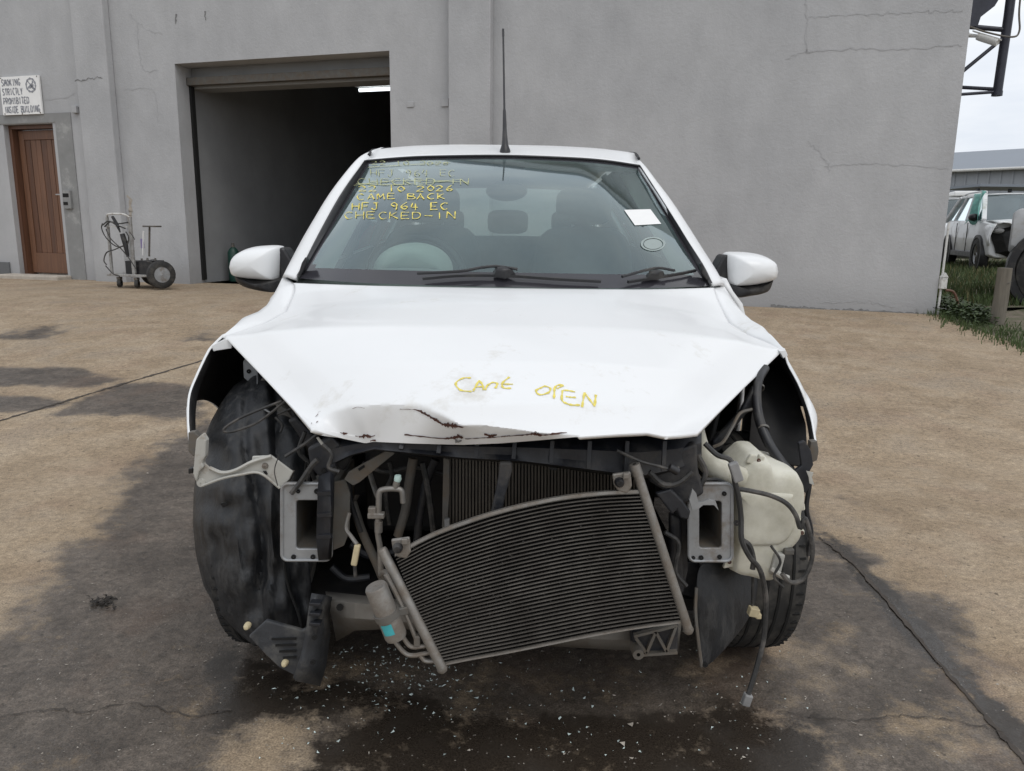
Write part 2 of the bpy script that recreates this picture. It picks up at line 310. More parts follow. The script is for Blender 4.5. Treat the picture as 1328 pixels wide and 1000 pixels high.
def ground_material():
    mt = bpy.data.materials.new('stained_concrete'); mt.use_nodes = True; n = mt.node_tree.nodes; l = mt.node_tree.links; b = n['Principled BSDF']
    tcn = n.new('ShaderNodeTexCoord')
    def noise(sc, det, ro, scl=None):
        src = tcn.outputs['Object']
        if scl:
            mpn = n.new('ShaderNodeMapping'); mpn.inputs['Scale'].default_value = scl; mpn.inputs['Rotation'].default_value = (0, 0, .3); l.new(src, mpn.inputs['Vector']); src = mpn.outputs['Vector']
        q = n.new('ShaderNodeTexNoise'); q.inputs['Scale'].default_value = sc; q.inputs['Detail'].default_value = det; q.inputs['Roughness'].default_value = ro; l.new(src, q.inputs['Vector']); return q.outputs['Fac']
    def rng(x, a, b_, c=0, d=1, clamp=True):
        q = n.new('ShaderNodeMapRange'); q.clamp = clamp
        for nm, v in zip(('From Min', 'From Max', 'To Min', 'To Max'), (a, b_, c, d)): q.inputs[nm].default_value = v
        l.new(x, q.inputs['Value']); return q.outputs['Result']
    def mul(c, s):
        q = n.new('ShaderNodeVectorMath'); q.operation = 'MULTIPLY'; l.new(c, q.inputs[0]); l.new(s, q.inputs[1]); return q.outputs['Vector']
    def mix(f, a, bb):
        q = n.new('ShaderNodeMix'); q.data_type = 'RGBA'; l.new(f, q.inputs['Factor'])
        for s, v in (('A', a), ('B', bb)):
            if isinstance(v, tuple): q.inputs[s].default_value = (*v, 1)
            else: l.new(v, q.inputs[s])
        return q.outputs['Result']
    def mth(op, a, b_=None):
        q = n.new('ShaderNodeMath'); q.operation = op
        for i, v in enumerate((a, b_)):
            if v is None: continue
            if isinstance(v, (int, float)): q.inputs[i].default_value = v
            else: l.new(v, q.inputs[i])
        return q.outputs[0]
    big = noise(.9, 5, .55); mid = noise(3.4, 8, .62); fine = noise(45, 6, .7); grit = noise(210, 3, .6)
    at = n.new('ShaderNodeAttribute'); at.attribute_name = 'wet'; at2 = n.new('ShaderNodeAttribute'); at2.attribute_name = 'oil'
    base = mix(rng(big, .3, .7), (.300, .224, .146), (.385, .296, .200))
    base = mix(rng(mid, .42, .70), base, (.415, .335, .243))
    tint = noise(2.3, 4, .6); base = mix(mth('MULTIPLY', rng(tint, .52, .68), .5), base, (.315, .225, .155)); base = mix(mth('MULTIPLY', rng(noise(1.7, 5, .6), .55, .70), .45), base, (.235, .190, .145))
    base = mul(base, rng(mid, .25, .5, .84, 1.)); st = noise(15, 8, .75); base = mul(base, rng(st, .30, .70, .80, 1.14))
    base = mul(base, rng(fine, .3, .7, .66, 1.28)); base = mul(base, rng(grit, .35, .7, .62, 1.30))
    pit = noise(38, 3, .5); base = mul(base, rng(pit, .66, .72, 1., .45)); pk2 = noise(9, 8, .7); base = mul(base, rng(pk2, .60, .72, 1., .72))
    # edge of the stain is frayed by noise
    def fray(x, *tw):
        for nz_, k in tw: x = mth('ADD', x, mth('MULTIPLY', mth('SUBTRACT', nz_, .5), k))
        return x
    mid2 = noise(6.5, 9, .68); low = noise(1.6, 6, .6)
    wv = fray(at.outputs['Fac'], (mid2, 1.7), (low, .7), (st, 1.1), (fine, .8))
    damp = rng(wv, .28, .70)
    ov = fray(at2.outputs['Fac'], (mid2, 1.5), (low, .6), (st, .7), (fine, .5))
    oil = rng(ov, .36, .60)
    dampc = mul(mix(rng(mid, .35, .7), (.044, .036, .030), (.128, .106, .088)), rng(fine, .3, .7, .50, 1.5)); dampc = mul(dampc, rng(st, .32, .66, .60, 1.32)); dampc = mul(dampc, rng(pit, .66, .72, 1., .5)); dampc = mix(mth('MULTIPLY', rng(tint, .55, .66), .35), dampc, (.115, .075, .052))
    dampc = mul(dampc, rng(grit, .35, .7, .62, 1.4))
    col = mix(mth('MULTIPLY', damp, .93), base, dampc)
    oilc = mul(mix(rng(big, .3, .7), (.018, .015, .0125), (.036, .028, .021)), rng(grit, .35, .7, .7, 1.3))
    col = mix(mth('MULTIPLY', oil, .92), col, oilc)
    vo = n.new('ShaderNodeTexVoronoi'); vo.inputs['Scale'].default_value = 62; l.new(tcn.outputs['Object'], vo.inputs['Vector'])
    sp = mth('MULTIPLY', rng(vo.outputs['Distance'], .10, .16, 1, 0), rng(noise(23, 2, .5), .52, .58))
    col = mix(mth('MULTIPLY', sp, .75), col, (.27, .245, .215))
    l.new(col, b.inputs['Base Color'])
    ro = mth('SUBTRACT', rng(mid, .3, .7, .84, .96), mth('MULTIPLY', damp, rng(mid2, .35, .65, .64, .26))); ro = mth('SUBTRACT', ro, mth('MULTIPLY', oil, rng(mid, .35, .65, .34, .04)))
    l.new(mth('MAXIMUM', ro, .10), b.inputs['Roughness']); b.inputs['Specular IOR Level'].default_value = .45
    bp = n.new('ShaderNodeBump'); bp.inputs['Distance'].default_value = .010
    hh = mth('ADD', mth('ADD', mth('MULTIPLY', st, 1.2), mth('MULTIPLY', mid, 1.6)), mth('ADD', mth('MULTIPLY', fine, .55), mth('MULTIPLY', grit, .16)))
    l.new(hh, bp.inputs['Height']); l.new(mth('SUBTRACT', .50, mth('MULTIPLY', oil, .35)), bp.inputs['Strength']); l.new(bp.outputs['Normal'], b.inputs['Normal'])
    return mt
M['ground'] = ground_material()
M['soil'] = mat('bare_soil', (.15, .125, .095), .95, var=.3, scale=4, bump=.5, bscale=25, dirt=(.055, .07, .025), damt=.55, dscale=5)
def leafmat(name, col):
    mt = mat(name, col, .6, var=.45, scale=7); return mt
M['grass'] = leafmat('grass_blades', (.055, .085, .024)); M['weed'] = leafmat('weed_leaves', (.036, .058, .018)); M['dry'] = leafmat('dry_stems', (.19, .16, .075))

# ------------------------------------------------------------------ ground
def inpoly_dist(poly, x, y):           # signed distance (inside positive), vectorised
    px = np.array([p[0] for p in poly]); py = np.array([p[1] for p in poly]); n = len(poly)
    inside = np.zeros(x.shape, bool); dm = np.full(x.shape, 1e9)
    for i in range(n):
        x0, y0, x1, y1 = px[i], py[i], px[(i+1) % n], py[(i+1) % n]
        c = ((y0 > y) != (y1 > y)) & (x < (x1-x0)*(y-y0)/(y1-y0+1e-12)+x0); inside ^= c
        dx, dy = x1-x0, y1-y0; t = np.clip(((x-x0)*dx+(y-y0)*dy)/(dx*dx+dy*dy+1e-12), 0, 1)
        dm = np.minimum(dm, np.hypot(x-x0-t*dx, y-y0-t*dy))
    return np.where(inside, dm, -dm)
xs = np.concatenate([np.arange(-14, -4, .25), np.arange(-4, 3.6, .045), np.arange(3.6, 12, .25)])
ys = np.concatenate([np.arange(-3, -1.7, .1), np.arange(-1.7, 4.6, .05), np.arange(4.6, 13.5, .25)])
XX, YY = np.meshgrid(xs, ys); wet = np.zeros(XX.shape); oil = np.zeros(XX.shape)
def stain(arr, pts, val, soft):
    g = [G(*p)[:2] for p in pts]; d = inpoly_dist(g, XX, YY); np.maximum(arr, val*np.clip(.5+d/(2*soft), 0, 1), out=arr)
stain(wet, [(262, 545), (215, 575), (165, 612), (150, 660), (118, 685), (66, 725), (40, 800), (-60, 870), (-200, 1060), (300, 1060), (330, 1000), (300, 900), (420, 880), (900, 880), (1010, 840), (1060, 700), (1040, 640), (900, 560), (400, 560)], .95, .12)
stain(wet, [(-30, 476), (90, 476), (155, 492), (125, 502), (60, 500), (-30, 502)], .95, .08)
stain(wet, [(-30, 512), (66, 515), (86, 524), (40, 533), (-30, 534)], .92, .06)
stain(wet, [(72, 538), (152, 497), (265, 499), (262, 545), (190, 541), (120, 539)], .92, .08)
stain(wet, [(218, 440), (262, 431), (300, 432), (290, 442), (240, 444)], .6, .1)
stain(wet, [(-20, 430), (70, 420), (108, 428), (60, 440), (-20, 443)], .6, .10)
stain(wet, [(1050, 660), (1062, 690), (1120, 712), (1168, 765), (1262, 785), (1266, 850), (1330, 935), (1420, 1060), (1150, 1060), (1090, 960), (1110, 880), (1010, 830), (900, 800), (900, 620)], .82, .07)
stain(wet, [(1090, 645), (1200, 640), (1250, 655), (1130, 662)], .32, .1)
stain(wet, [(40, 800), (-60, 870), (-250, 1100), (1500, 1100), (1330, 935), (1266, 850), (1010, 830), (300, 830)], .76, .16)
def dry(arr, pts, val, soft):
    g = [G(*p)[:2] for p in pts]; d = inpoly_dist(g, XX, YY); arr *= 1-(1-val)*np.clip(.5+d/(2*soft), 0, 1)
dry(wet, [(300, 960), (345, 925), (430, 915), (440, 945), (400, 1010), (280, 1060)], .42, .06)
dry(wet, [(1000, 850), (1080, 800), (1110, 830), (1120, 880), (1040, 900)], .55, .06)
dry(wet, [(1080, 900), (1200, 890), (1330, 960), (1300, 1060), (1120, 1060)], .72, .12)
dry(wet, [(480, 850), (900, 850), (960, 890), (850, 915), (600, 912)], .85, .08)
stain(oil, [(270, 830), (262, 900), (282, 980), (300, 965), (320, 935), (440, 925), (470, 930), (420, 960), (380, 1010), (700, 1060), (1060, 1010), (1110, 965), (1060, 930), (930, 900), (880, 925), (780, 930), (700, 925), (600, 920), (520, 890), (420, 870), (360, 860)], .72, .07)
stain(oil, [(300, 800), (900, 800), (1000, 830), (900, 790), (900, 600), (350, 600)], .36, .12)
stain(oil, [(1054, 688), (1075, 690), (1140, 745), (1215, 825), (1290, 905), (1390, 1010), (1370, 1030), (1260, 910), (1180, 835), (1110, 755)], .95, .035)
stain(oil, [(112, 786), (140, 772), (156, 778), (148, 786), (116, 794)], .75, .015)
stain(oil, [(215, 797), (235, 793), (230, 803), (216, 806)], .6, .02)
mb = MB(); ZZ = np.vectorize(zg)(YY)
mb.v = [(float(a), float(b_), float(c)) for a, b_, c in zip(XX.ravel(), YY.ravel(), ZZ.ravel())]
ny, nx = XX.shape; mb.f = [(i*nx+j, i*nx+j+1, (i+1)*nx+j+1, (i+1)*nx+j) for i in range(ny-1) for j in range(nx-1)]
yard = struct(mesh_obj('concrete_yard', mb, M['ground'], smooth=60)); yard['label'] = 'tan concrete yard with dark wet and oily stains round the car'
for nm, arr in (('wet', wet), ('oil', oil)):
    a = yard.data.attributes.new(nm, 'FLOAT', 'POINT'); a.data.foreach_set('value', arr.ravel().astype(np.float32))
mb = MB(); gy = [-400, -3.2, 1.6, 6.2, 14, 60, 400]; mb.grid([[(x, y, zg(y)-.05) for x in (-400, -60, -14, 0, 12, 60, 400)] for y in gy])
gnd = struct(mesh_obj('ground', mb, M['soil'], smooth=0)); gnd['label'] = 'bare soil and grass ground beyond the yard'
def ribbon(mb, pts, nors, wd):
    n = len(pts); L = []; R_ = []
    for i in range(n):
        d = nrm(pts[min(i+1, n-1)]-pts[max(i-1, 0)]); s = nrm(np.cross(d, nors[i])); ww = wd[i] if hasattr(wd, '__len__') else wd
        L.append(pts[i]+s*ww/2); R_.append(pts[i]-s*ww/2)
    return mb.grid([L, R_])
def groundline(pts, n, wd, jit, lift=.003):
    c = curve([G(*p) for p in pts], n); o = []
    for p in c:
        q = p.copy(); q[0] += random.gauss(0, jit); q[1] += random.gauss(0, jit); q[2] = zg(q[1])+lift; o.append(q)
    return ribbon(MB(), o, [np.array((0, 0, 1.))]*n, [wd*random.uniform(.4, 1.3) for _ in range(n)])
for nm, pts, n, wd, jit in (('slab_joint', [(-40, 558), (60, 528), (150, 501), (262, 468)], 70, .024, .004),
                            ('slab_joint', [(1062, 697), (1110, 735), (1180, 815), (1260, 910), (1345, 1005)], 60, .014, .0015),
                            ('slab_crack', [(-20, 934), (60, 922), (110, 925), (170, 912), (250, 928), (300, 920)], 44, .004, .004),
                            ('slab_crack', [(1010, 925), (1100, 935), (1200, 930), (1300, 950)], 44, .003, .004)):
    o = mesh_obj(nm, groundline(pts, n, wd, jit), M['jointm'], smooth=0); o.parent = yard

# ------------------------------------------------------------------ workshop building
A0 = G(10, 359); B0 = G(1212, 408); WD = nrm((B0-A0)*np.array((1, 1, 0))); WN = np.array((WD[1], -WD[0], 0.))   # WN points to the camera
if WN@(CAM-A0) < 0: WN = -WN
ANG = math.atan2(WD[1], WD[0]); A0 = np.array((A0[0], A0[1], ZF)); WLEN = (B0-A0)@WD
def Wsz(px, py):                       # pixel -> (along the wall, height above its foot)
    d = ray(px, py); t = ((A0-CAM)@WN)/(d@WN); p = CAM+d*t; return (p-A0)@WD, p[2]-ZF
BT = Thing('workshop_building', 'grey plastered workshop with open vehicle doorway and brown timber door', 'building', A0, ANG, local=True)
# local frame: x along the wall, y into the building, z up
TOP = 6.0; TH = .32
ol, _ = Wsz(226, 79); orr, oh = Wsz(505, 70); oh = (Wsz(226, 79)[1]+oh)/2
dl, dh = Wsz(4, 162); dr, _ = Wsz(68, 160); dl += .0
LEFT = -4.0
def wallseg(x0, x1, z0, z1, y0=0, y1=TH): return MB().box(((x0+x1)/2, (y0+y1)/2, (z0+z1)/2), (x1-x0, y1-y0, z1-z0))
for x0, x1, z0, z1 in ((LEFT, dl, -.2, TOP), (dl, dr, dh, TOP), (dr, ol, -.2, TOP), (ol, orr, oh, TOP), (orr, WLEN, -.2, TOP)):
    BT.part('wall', wallseg(x0, x1, z0, z1), M['wall'], smooth=0)
BT.part('side_wall', MB().box((WLEN-TH/2, TH+8, TOP/2-.1), (TH, 16, TOP+.2)), M['wall'], smooth=0)
BT.part('roof', MB().box(((LEFT+WLEN)/2, 8.1, TOP+.08), (WLEN-LEFT+.3, 16.6, .12)), M['hangroof'], smooth=0)
p1l = Wsz(99, 10)[0]; p1r = Wsz(141, 10)[0]; p2l = Wsz(586, 90)[0]; p2r = Wsz(640, 90)[0]
for a, b_ in ((p1l, p1r), (p2l, p2r)):
    BT.part('pilaster', MB().box(((a+b_)/2, -.06, TOP/2-.1), (b_-a, .12, TOP+.2)), M['wall'], smooth=0, bevel=.015)
BT.part('roof_band', wallseg(LEFT, WLEN+.02, TOP-.25, TOP+.02, -.18, -.002), M['wall'], smooth=0)
# patch of bare render round the side door, dark plinth at its left
pr = Wsz(92, 150)[0]; ptop = Wsz(60, 147)[1]
BT.part('render_patch', wallseg(dr+.06, pr, -.1, ptop, -.012, -.001), M['wallpatch'], smooth=0)
BT.part('render_patch', wallseg(dl-.2, dr+.059, dh+.01, ptop, -.012, -.001), M['wallpatch'], smooth=0)
BT.part('plinth', wallseg(LEFT, dl-.18, -.1, Wsz(10, 340)[1], -.025, -.001), M['plinth'], smooth=0)
BT.part('door_step', wallseg(dl-.12, dr+.08, -.15, .06, -.28, -.003), M['stone'], smooth=0, bevel=.02)
# timber door of vertical boards, set back in the opening
dw = dr-dl
dobj = BT.part('timber_door', wallseg(dl+.10, dr-.005, .06, dh-.06, .21, .24), M['wood2'], smooth=0)
BT.part('door_frame', MB().box((dl+.03, .16, dh/2), (.06, .16, dh-.005)).box((dr-.0175, .16, dh/2), (.03, .16, dh-.005)).box(((dl+dr)/2, .16, dh-.03), (dw-.095, .16, .05)), M['wood2'], smooth=0)
x0, x1 = dl+.075, dr-.045; zb, zt = .07, dh-.07; st = .10
for nm, bx in (('stile', (x0, x0+st, zb, zt)), ('stile', (x1-st, x1, zb, zt)), ('top_rail', (x0+st, x1-st, zt-.13, zt)), ('bottom_rail', (x0+st, x1-st, zb, zb+.30))):
    BT.part(nm, wallseg(*bx, .165, .209), M['wood'], dobj, smooth=0, bevel=.004)
nb = 6; bw = (x1-x0-2*st)/nb
for i in range(nb):
    BT.part('board', wallseg(x0+st+i*bw+.003, x0+st+(i+1)*bw-.003, zb+.302, zt-.132, .178+.003*(i % 2), .209), M['wood'] if i % 3 else M['wood2'], dobj, smooth=0, bevel=.004)
hx, hz = Wsz(72, 252)
BT.part('door_handle', MB().tube([(hx+.03, .16, hz), (hx+.03, .10, hz), (hx-.10, .10, hz)], .010, 8).lathe([(.001, 0), (.028, 0), (.028, .012), (.001, .012)], (hx+.03, .16, hz), (0, -1, 0), 14), M['alloy'], dobj)
# switch box and small plates
for px0, py0, px1, py1, nm, mt in ((84, 247, 96, 271, 'switch_box', 'wallpatch'), (96, 138, 103, 147, 'wall_plate', 'wall')):
    a, za = Wsz(px0, py0); b_, zb_ = Wsz(px1, py1)
    BT.part(nm, wallseg(a, b_, zb_, za, -.05, -.013 if nm == 'switch_box' else -.002), M[mt], smooth=0, bevel=.006)
a, za = Wsz(85, 251); b_, zb_ = Wsz(93, 256)
BT.part('switch_slot', wallseg(a, b_, zb_, za, -.053, -.051), M['darkhole'], smooth=0)
a, za = Wsz(86, 262); b_, zb_ = Wsz(92, 266); BT.part('switch_slot', wallseg(a, b_, zb_, za, -.055, -.051), M['darkhole'], smooth=0)
# doorway: roller shutter box, tracks and the dark room behind
RD = 11.
BT.part('shutter_box', MB().box(((ol+orr)/2, TH+.17, oh-.10), (orr-ol+.3, .32, .34)), M['inner'], smooth=0, bevel=.01)
BT.part('shutter_rail', MB().box(((ol+orr)/2, TH-.07, oh-.19), (orr-ol-.01, .10, .10)), M['dsteel'], smooth=0, bevel=.004)
for x in (ol+.02, orr-.02): BT.part('shutter_track', MB().box((x, TH-.04, oh/2-.1), (.036, .07, oh-.29)), M['darkhole'], smooth=0)
BT.part('inside_wall', MB().box((ol-.12, TH+RD/2, 2.4), (.2, RD, 5.2)), M['inner'], smooth=0)
BT.part('inside_wall', MB().box((orr+3.4, TH+RD/2, 2.4), (.2, RD, 5.2)), M['inner'], smooth=0)
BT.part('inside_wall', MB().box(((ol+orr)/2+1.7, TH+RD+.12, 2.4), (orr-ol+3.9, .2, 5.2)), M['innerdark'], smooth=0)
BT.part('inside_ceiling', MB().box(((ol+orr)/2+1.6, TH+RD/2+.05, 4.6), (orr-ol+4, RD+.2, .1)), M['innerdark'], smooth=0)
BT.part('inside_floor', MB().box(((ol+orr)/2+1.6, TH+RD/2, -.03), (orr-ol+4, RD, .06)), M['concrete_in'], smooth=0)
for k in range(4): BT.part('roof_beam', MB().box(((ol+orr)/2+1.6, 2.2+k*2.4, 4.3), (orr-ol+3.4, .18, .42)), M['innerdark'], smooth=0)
BT.part('inside_door', MB().box((ol+.0, 7.4, 1.1), (.05, 1.0, 2.2)), M['darkhole'], smooth=0)
# cracks in the plaster: fine raised-dirt lines with real width
def wallcrack(pts, n=30, wd=.012, jit=.012, name='plaster_crack', y=-.0035, mt='crackm'):
    c = curve([np.array((*Wsz(*p), 0)) for p in pts], n); o = [np.array((q[0]+random.gauss(0, jit), y, q[1]+random.gauss(0, jit))) for q in c]
    BT.part(name, ribbon(MB(), o, [np.array((0, -1., 0))]*n, [wd*random.uniform(.3, 1.2) for _ in range(n)]), M[mt], smooth=0)
M['crackl'] = mat('faint_crack', (.375, .378, .385), .95, var=.12)
wallcrack([(58, 129), (85, 127), (97, 121)], 14, .01, .006, mt='crackl')
wallcrack([(107, 106), (118, 106), (130, 104), (141, 103)], 18, .016, .008, y=-.1235)
wallcrack([(160, 117), (190, 115), (200, 119), (203, 140), (205, 158)], 24, .008, .008, mt='crackl')
wallcrack([(168, 18), (180, 30), (190, 38), (210, 44)], 20, .007, .01, mt='crackl')
wallcrack([(178, 30), (180, 60), (186, 90), (206, 92)], 24, .007, .01, mt='crackl')
wallcrack([(1050, 22), (1110, 19), (1180, 16), (1250, 14)], 50, .010, .008, mt='crackl')
wallcrack([(1044, 0), (1046, 30), (1046, 60), (1054, 67), (1110, 63), (1180, 64), (1247, 57)], 70, .012, .008, mt='crackl')
wallcrack([(1054, 67), (1035, 70), (1020, 77)], 14, .008, .008, mt='crackl')
wallcrack([(1048, 182), (1060, 195), (1070, 208), (1076, 224)], 22, .008, .008, mt='crackl')
wallcrack([(1070, 216), (1110, 213), (1170, 214), (1230, 219)], 40, .007, .006, mt='crackl')
wallcrack([(1060, 392), (1120, 390), (1160, 398)], 30, .012, .012, mt='crackl')
wallcrack([(1000, 397.5), (1100, 402.5), (1212, 407.6)], 60, .03, .008)
for x, y in ((228, 25), (266, 21)): wallcrack([(x, y-6), (x, y+6)], 6, .03, .006)
# rust streak behind the trolley
wallcrack([(168, 258), (169, 270), (168, 284)], 14, .07, .02, 'rust_stain', mt='stone')
# square pull-box with bent lid by the pilaster
a, za = Wsz(573, 128); b_, zb_ = Wsz(582, 138)
BT.part('wall_plate', wallseg(a, b_, zb_, za, -.02, -.002), M['wall'], smooth=0)
a, za = Wsz(528, 132); b_, zb_ = Wsz(537, 139); BT.part('wall_plate', wallseg(a, b_, zb_, za, -.012, -.002), M['wall'], smooth=0, bevel=.004)
# painted board by the side door
def stroke_mesh(strokes, fn, wd, n=10):  # strokes: list of 2D polylines; fn maps to 3D pt+normal
    mb = MB()
    for s in strokes:
        c = curve([np.array((*p, 0.)) for p in s], max(len(s)*n//2, 3)) if len(s) > 2 else [np.array((*lerp(np.array(s[0], float), np.array(s[1], float), t), 0)) for t in np.linspace(0, 1, n)]
        pn = [fn(q[0], q[1]) for q in c]; pn = [q for q in pn if q is not None]
        if len(pn) > 1: ph_ = random.random()*6; ribbon(mb, [q[0] for q in pn], [q[1] for q in pn], [wd*(1+.35*math.sin(ph_+i_*.9)+random.uniform(-.15, .15)) for i_ in range(len(pn))])
    return mb
GL = {  # hand stroke font, x 0..1, y down 0..1
 'A': [[(0, 1), (.5, 0)], [(.5, 0), (1, 1)], [(.2, .62), (.8, .62)]], 'B': [[(0, 0), (0, 1)], [(0, 0), (.8, .1), (.75, .42), (0, .48)], [(0, .48), (1, .62), (.9, .95), (0, 1)]],
 'C': [[(1, .1), (.5, 0), (.05, .45), (.4, 1), (1, .9)]], 'D': [[(0, 0), (0, 1)], [(0, 0), (.8, .1), (1, .55), (.7, .95), (0, 1)]],
 'E': [[(0, 0), (0, 1)], [(0, 0), (.95, 0)], [(0, .5), (.8, .5)], [(0, 1), (1, 1)]], 'F': [[(0, 0), (0, 1)], [(0, 0), (1, 0)], [(0, .5), (.8, .5)]],
 'G': [[(1, .12), (.5, 0), (.05, .45), (.4, 1), (.95, .85)], [(.95, .85), (.95, .55)], [(.95, .55), (.6, .55)]],
 'H': [[(0, 0), (0, 1)], [(1, 0), (1, 1)], [(0, .5), (1, .5)]], 'I': [[(.5, 0), (.5, 1)]], 'J': [[(.2, 0), (1, 0)], [(.65, 0), (.65, .8), (.3, 1), (0, .8)]],
 'K': [[(0, 0), (0, 1)], [(.9, 0), (0, .55)], [(.15, .48), (1, 1)]], 'L': [[(0, 0), (0, 1)], [(0, 1), (.9, 1)]], 'M': [[(0, 1), (.1, 0)], [(.1, 0), (.5, .7)], [(.5, .7), (.9, 0)], [(.9, 0), (1, 1)]],
 'N': [[(0, 1), (0, 0)], [(0, 0), (1, 1)], [(1, 1), (1, 0)]], 'O': [[(.5, 0), (0, .5), (.5, 1), (1, .5), (.5, 0)]], 'P': [[(0, 0), (0, 1)], [(0, 0), (.9, .1), (.8, .5), (0, .55)]],
 'R': [[(0, 0), (0, 1)], [(0, 0), (.9, .1), (.8, .48), (0, .52)], [(.4, .52), (1, 1)]], 'S': [[(.95, .12), (.5, 0), (.05, .25), (.5, .5), (.95, .75), (.5, 1), (.05, .88)]],
 'T': [[(0, 0), (1, 0)], [(.5, 0), (.5, 1)]], 'U': [[(0, 0), (0, .75), (.5, 1), (1, .75), (1, 0)]], 'Y': [[(0, 0), (.5, .5)], [(1, 0), (.5, .5)], [(.5, .5), (.5, 1)]],
 '0': [[(.5, 0), (0, .5), (.5, 1), (1, .5), (.5, 0)]], '1': [[(.5, 0), (.5, 1)]], '2': [[(0, .2), (.5, 0), (.95, .25), (.5, .65), (0, 1)], [(0, 1), (1, .95)]],
 '4': [[(.3, 0), (.1, .6)], [(.1, .6), (1, .6)], [(.7, .1), (.7, 1)]], '6': [[(.8, 0), (.2, .4), (.1, .8), (.5, 1), (.9, .75), (.5, .55), (.15, .75)]], '9': [[(.9, .3), (.5, 0), (.1, .25), (.5, .5), (.9, .3)], [(.9, .3), (.7, 1)]], '-': [[(0, .55), (1, .5)]]}
def text_strokes(txt, x0, x1, y0, y1, slope=0., gap=.28, jit=0., wide=None):
    n = len(txt); cw = (x1-x0)/(n-gap); res = []
    for i, ch in enumerate(txt):
        if ch not in GL: continue
        ja, jb = random.gauss(0, jit), random.gauss(0, jit)
        for s in GL[ch]: res.append([(x0+cw*(i+p[0]*(1-gap))+ja+random.gauss(0, jit*.9), lerp(y0, y1, p[1])+slope*(i/n)+jb+random.gauss(0, jit*.8)) for p in s])
    return res
a, za = Wsz(2, 101); b_, zb_ = Wsz(58, 148)
SG = Thing('warning_sign', 'white painted no smoking board above the brown timber door', 'sign', A0, ANG, local=True)
SG.part('board', wallseg(a, b_, zb_, za, -.04, -.014), M['paper'], smooth=0)
sw, sh = b_-a, za-zb_
def onsign(u, v): return np.array((a+sw*u, -.0425, za-sh*v)), np.array((0, -1., 0))
mbs = MB()
random.seed(3)
for txt, u0, u1, v0 in (('SMOKING', .05, .52, .07), ('STRICTLY', .05, .56, .31), ('PROHIBITED', .05, .70, .55), ('INSIDE BUILDING', .06, .95, .78)):
    s = stroke_mesh(text_strokes(txt, u0, u1, v0, v0+.165), onsign, sh*.030, 8); mbs.add(s.v, s.f)
SG.part('lettering', mbs, M['signink'], smooth=0)
cu, cv = .79, .25
circ = [[(cu+.115*math.cos(t), cv+.17*math.sin(t)) for t in np.linspace(0, 2*math.pi, 17)], [(cu-.08, cv-.12), (cu+.08, cv+.12)], [(cu-.07, cv+.07), (cu+.02, cv-.03)], [(cu+.03, cv-.02), (cu+.06, cv-.10)], [(cu-.03, cv+.08), (cu+.07, cv-.01)]]
SG.part('no_smoking_symbol', stroke_mesh(circ, onsign, sh*.045, 8), M['signink'], smooth=0)
for u, v in ((.04, .03), (.96, .03), (.05, .97), (.5, .98), (.96, .97)):
    p, _ = onsign(u, v); SG.part('screw', MB().lathe([(.001, .004), (.009, .003), (.010, 0)], p, (0, -1, 0), 8), M['dsteel'])
# tube lamp hanging inside
lx, lz = Wsz(492, 117)
def inroom(px, py, dep):
    d = ray(px, py); o = A0-WN*dep; t = ((o-CAM)@WN)/(d@WN); p = CAM+d*t; return np.array(((p-A0)@WD, dep, p[2]-ZF))
LP = Thing('tube_lamp', 'lit white fluorescent tube under the workshop ceiling', 'lamp', A0, ANG, local=True)
q = inroom(466, 117, 3.0)
em = bpy.data.materials.new('lit_tube'); em.use_nodes = True; eb = em.node_tree.nodes['Principled BSDF']; eb.inputs['Emission Color'].default_value = (.9, .96, 1, 1); eb.inputs['Emission Strength'].default_value = 2.2
LP.part('tube', MB().tube([q, q+np.array((1.25, 0, 0))], .028, 10), em); LP.part('fitting', MB().box(q+np.array((.62, 0, .08)), (1.35, .10, .07)), M['dwhite'], smooth=0)
LP.part('hanger', MB().tube([q+np.array((.3, 0, .1)), (q[0]+.3, 3.0, 4.54)], .006, 6).tube([q+np.array((.95, 0, .1)), (q[0]+.95, 3.0, 4.54)], .006, 6), M['dsteel'])
# things standing in the doorway
q = inroom(304, 352, .75); q[2] = 0.0
GB = Thing('gas_bottle', 'dark green upright cylinder inside the workshop doorway', 'cylinder', A0, ANG, local=True)
GB.part('body', MB().lathe([(.001, 0), (.075, 0), (.082, .02), (.082, .42), (.06, .47), (.028, .50), (.001, .50)], (q[0], .75, .0), (0, 0, 1), 18), M['greenbin'])
GB.part('valve', MB().lathe([(.001, .5), (.022, .5), (.022, .56), (.001, .56)], (q[0], .75, 0), (0, 0, 1), 10), M['dsteel'])
def rock(name, label, c, r, mt, seed, cat='stone'):
    bm = bmesh.new(); bmesh.ops.create_icosphere(bm, subdivisions=3, radius=1); rs = np.random.RandomState(seed); ks = rs.randn(7, 3)*1.6; ph = rs.rand(7)*6
    for v in bm.verts:
        d = 1+.10*sum(math.sin(float(np.dot(k, v.co))+p) for k, p in zip(ks, ph)); v.co = Vector((v.co.x*r[0]*d, v.co.y*r[1]*d, max(v.co.z*r[2]*d, -r[2]*.75)))
    me = bpy.data.meshes.new(name); bm.to_mesh(me); bm.free(); me.materials.append(mt); o = bpy.data.objects.new(name, me); COL.objects.link(o); o.location = c; return tag(o, label, cat)
g = G(291, 360); rock('broken_stone', 'pale broken stone leaning at the workshop doorway', (g[0], g[1]+.1, g[2]+.06), (.085, .07, .09), M['stone'], 3)
g = G(300, 352); 

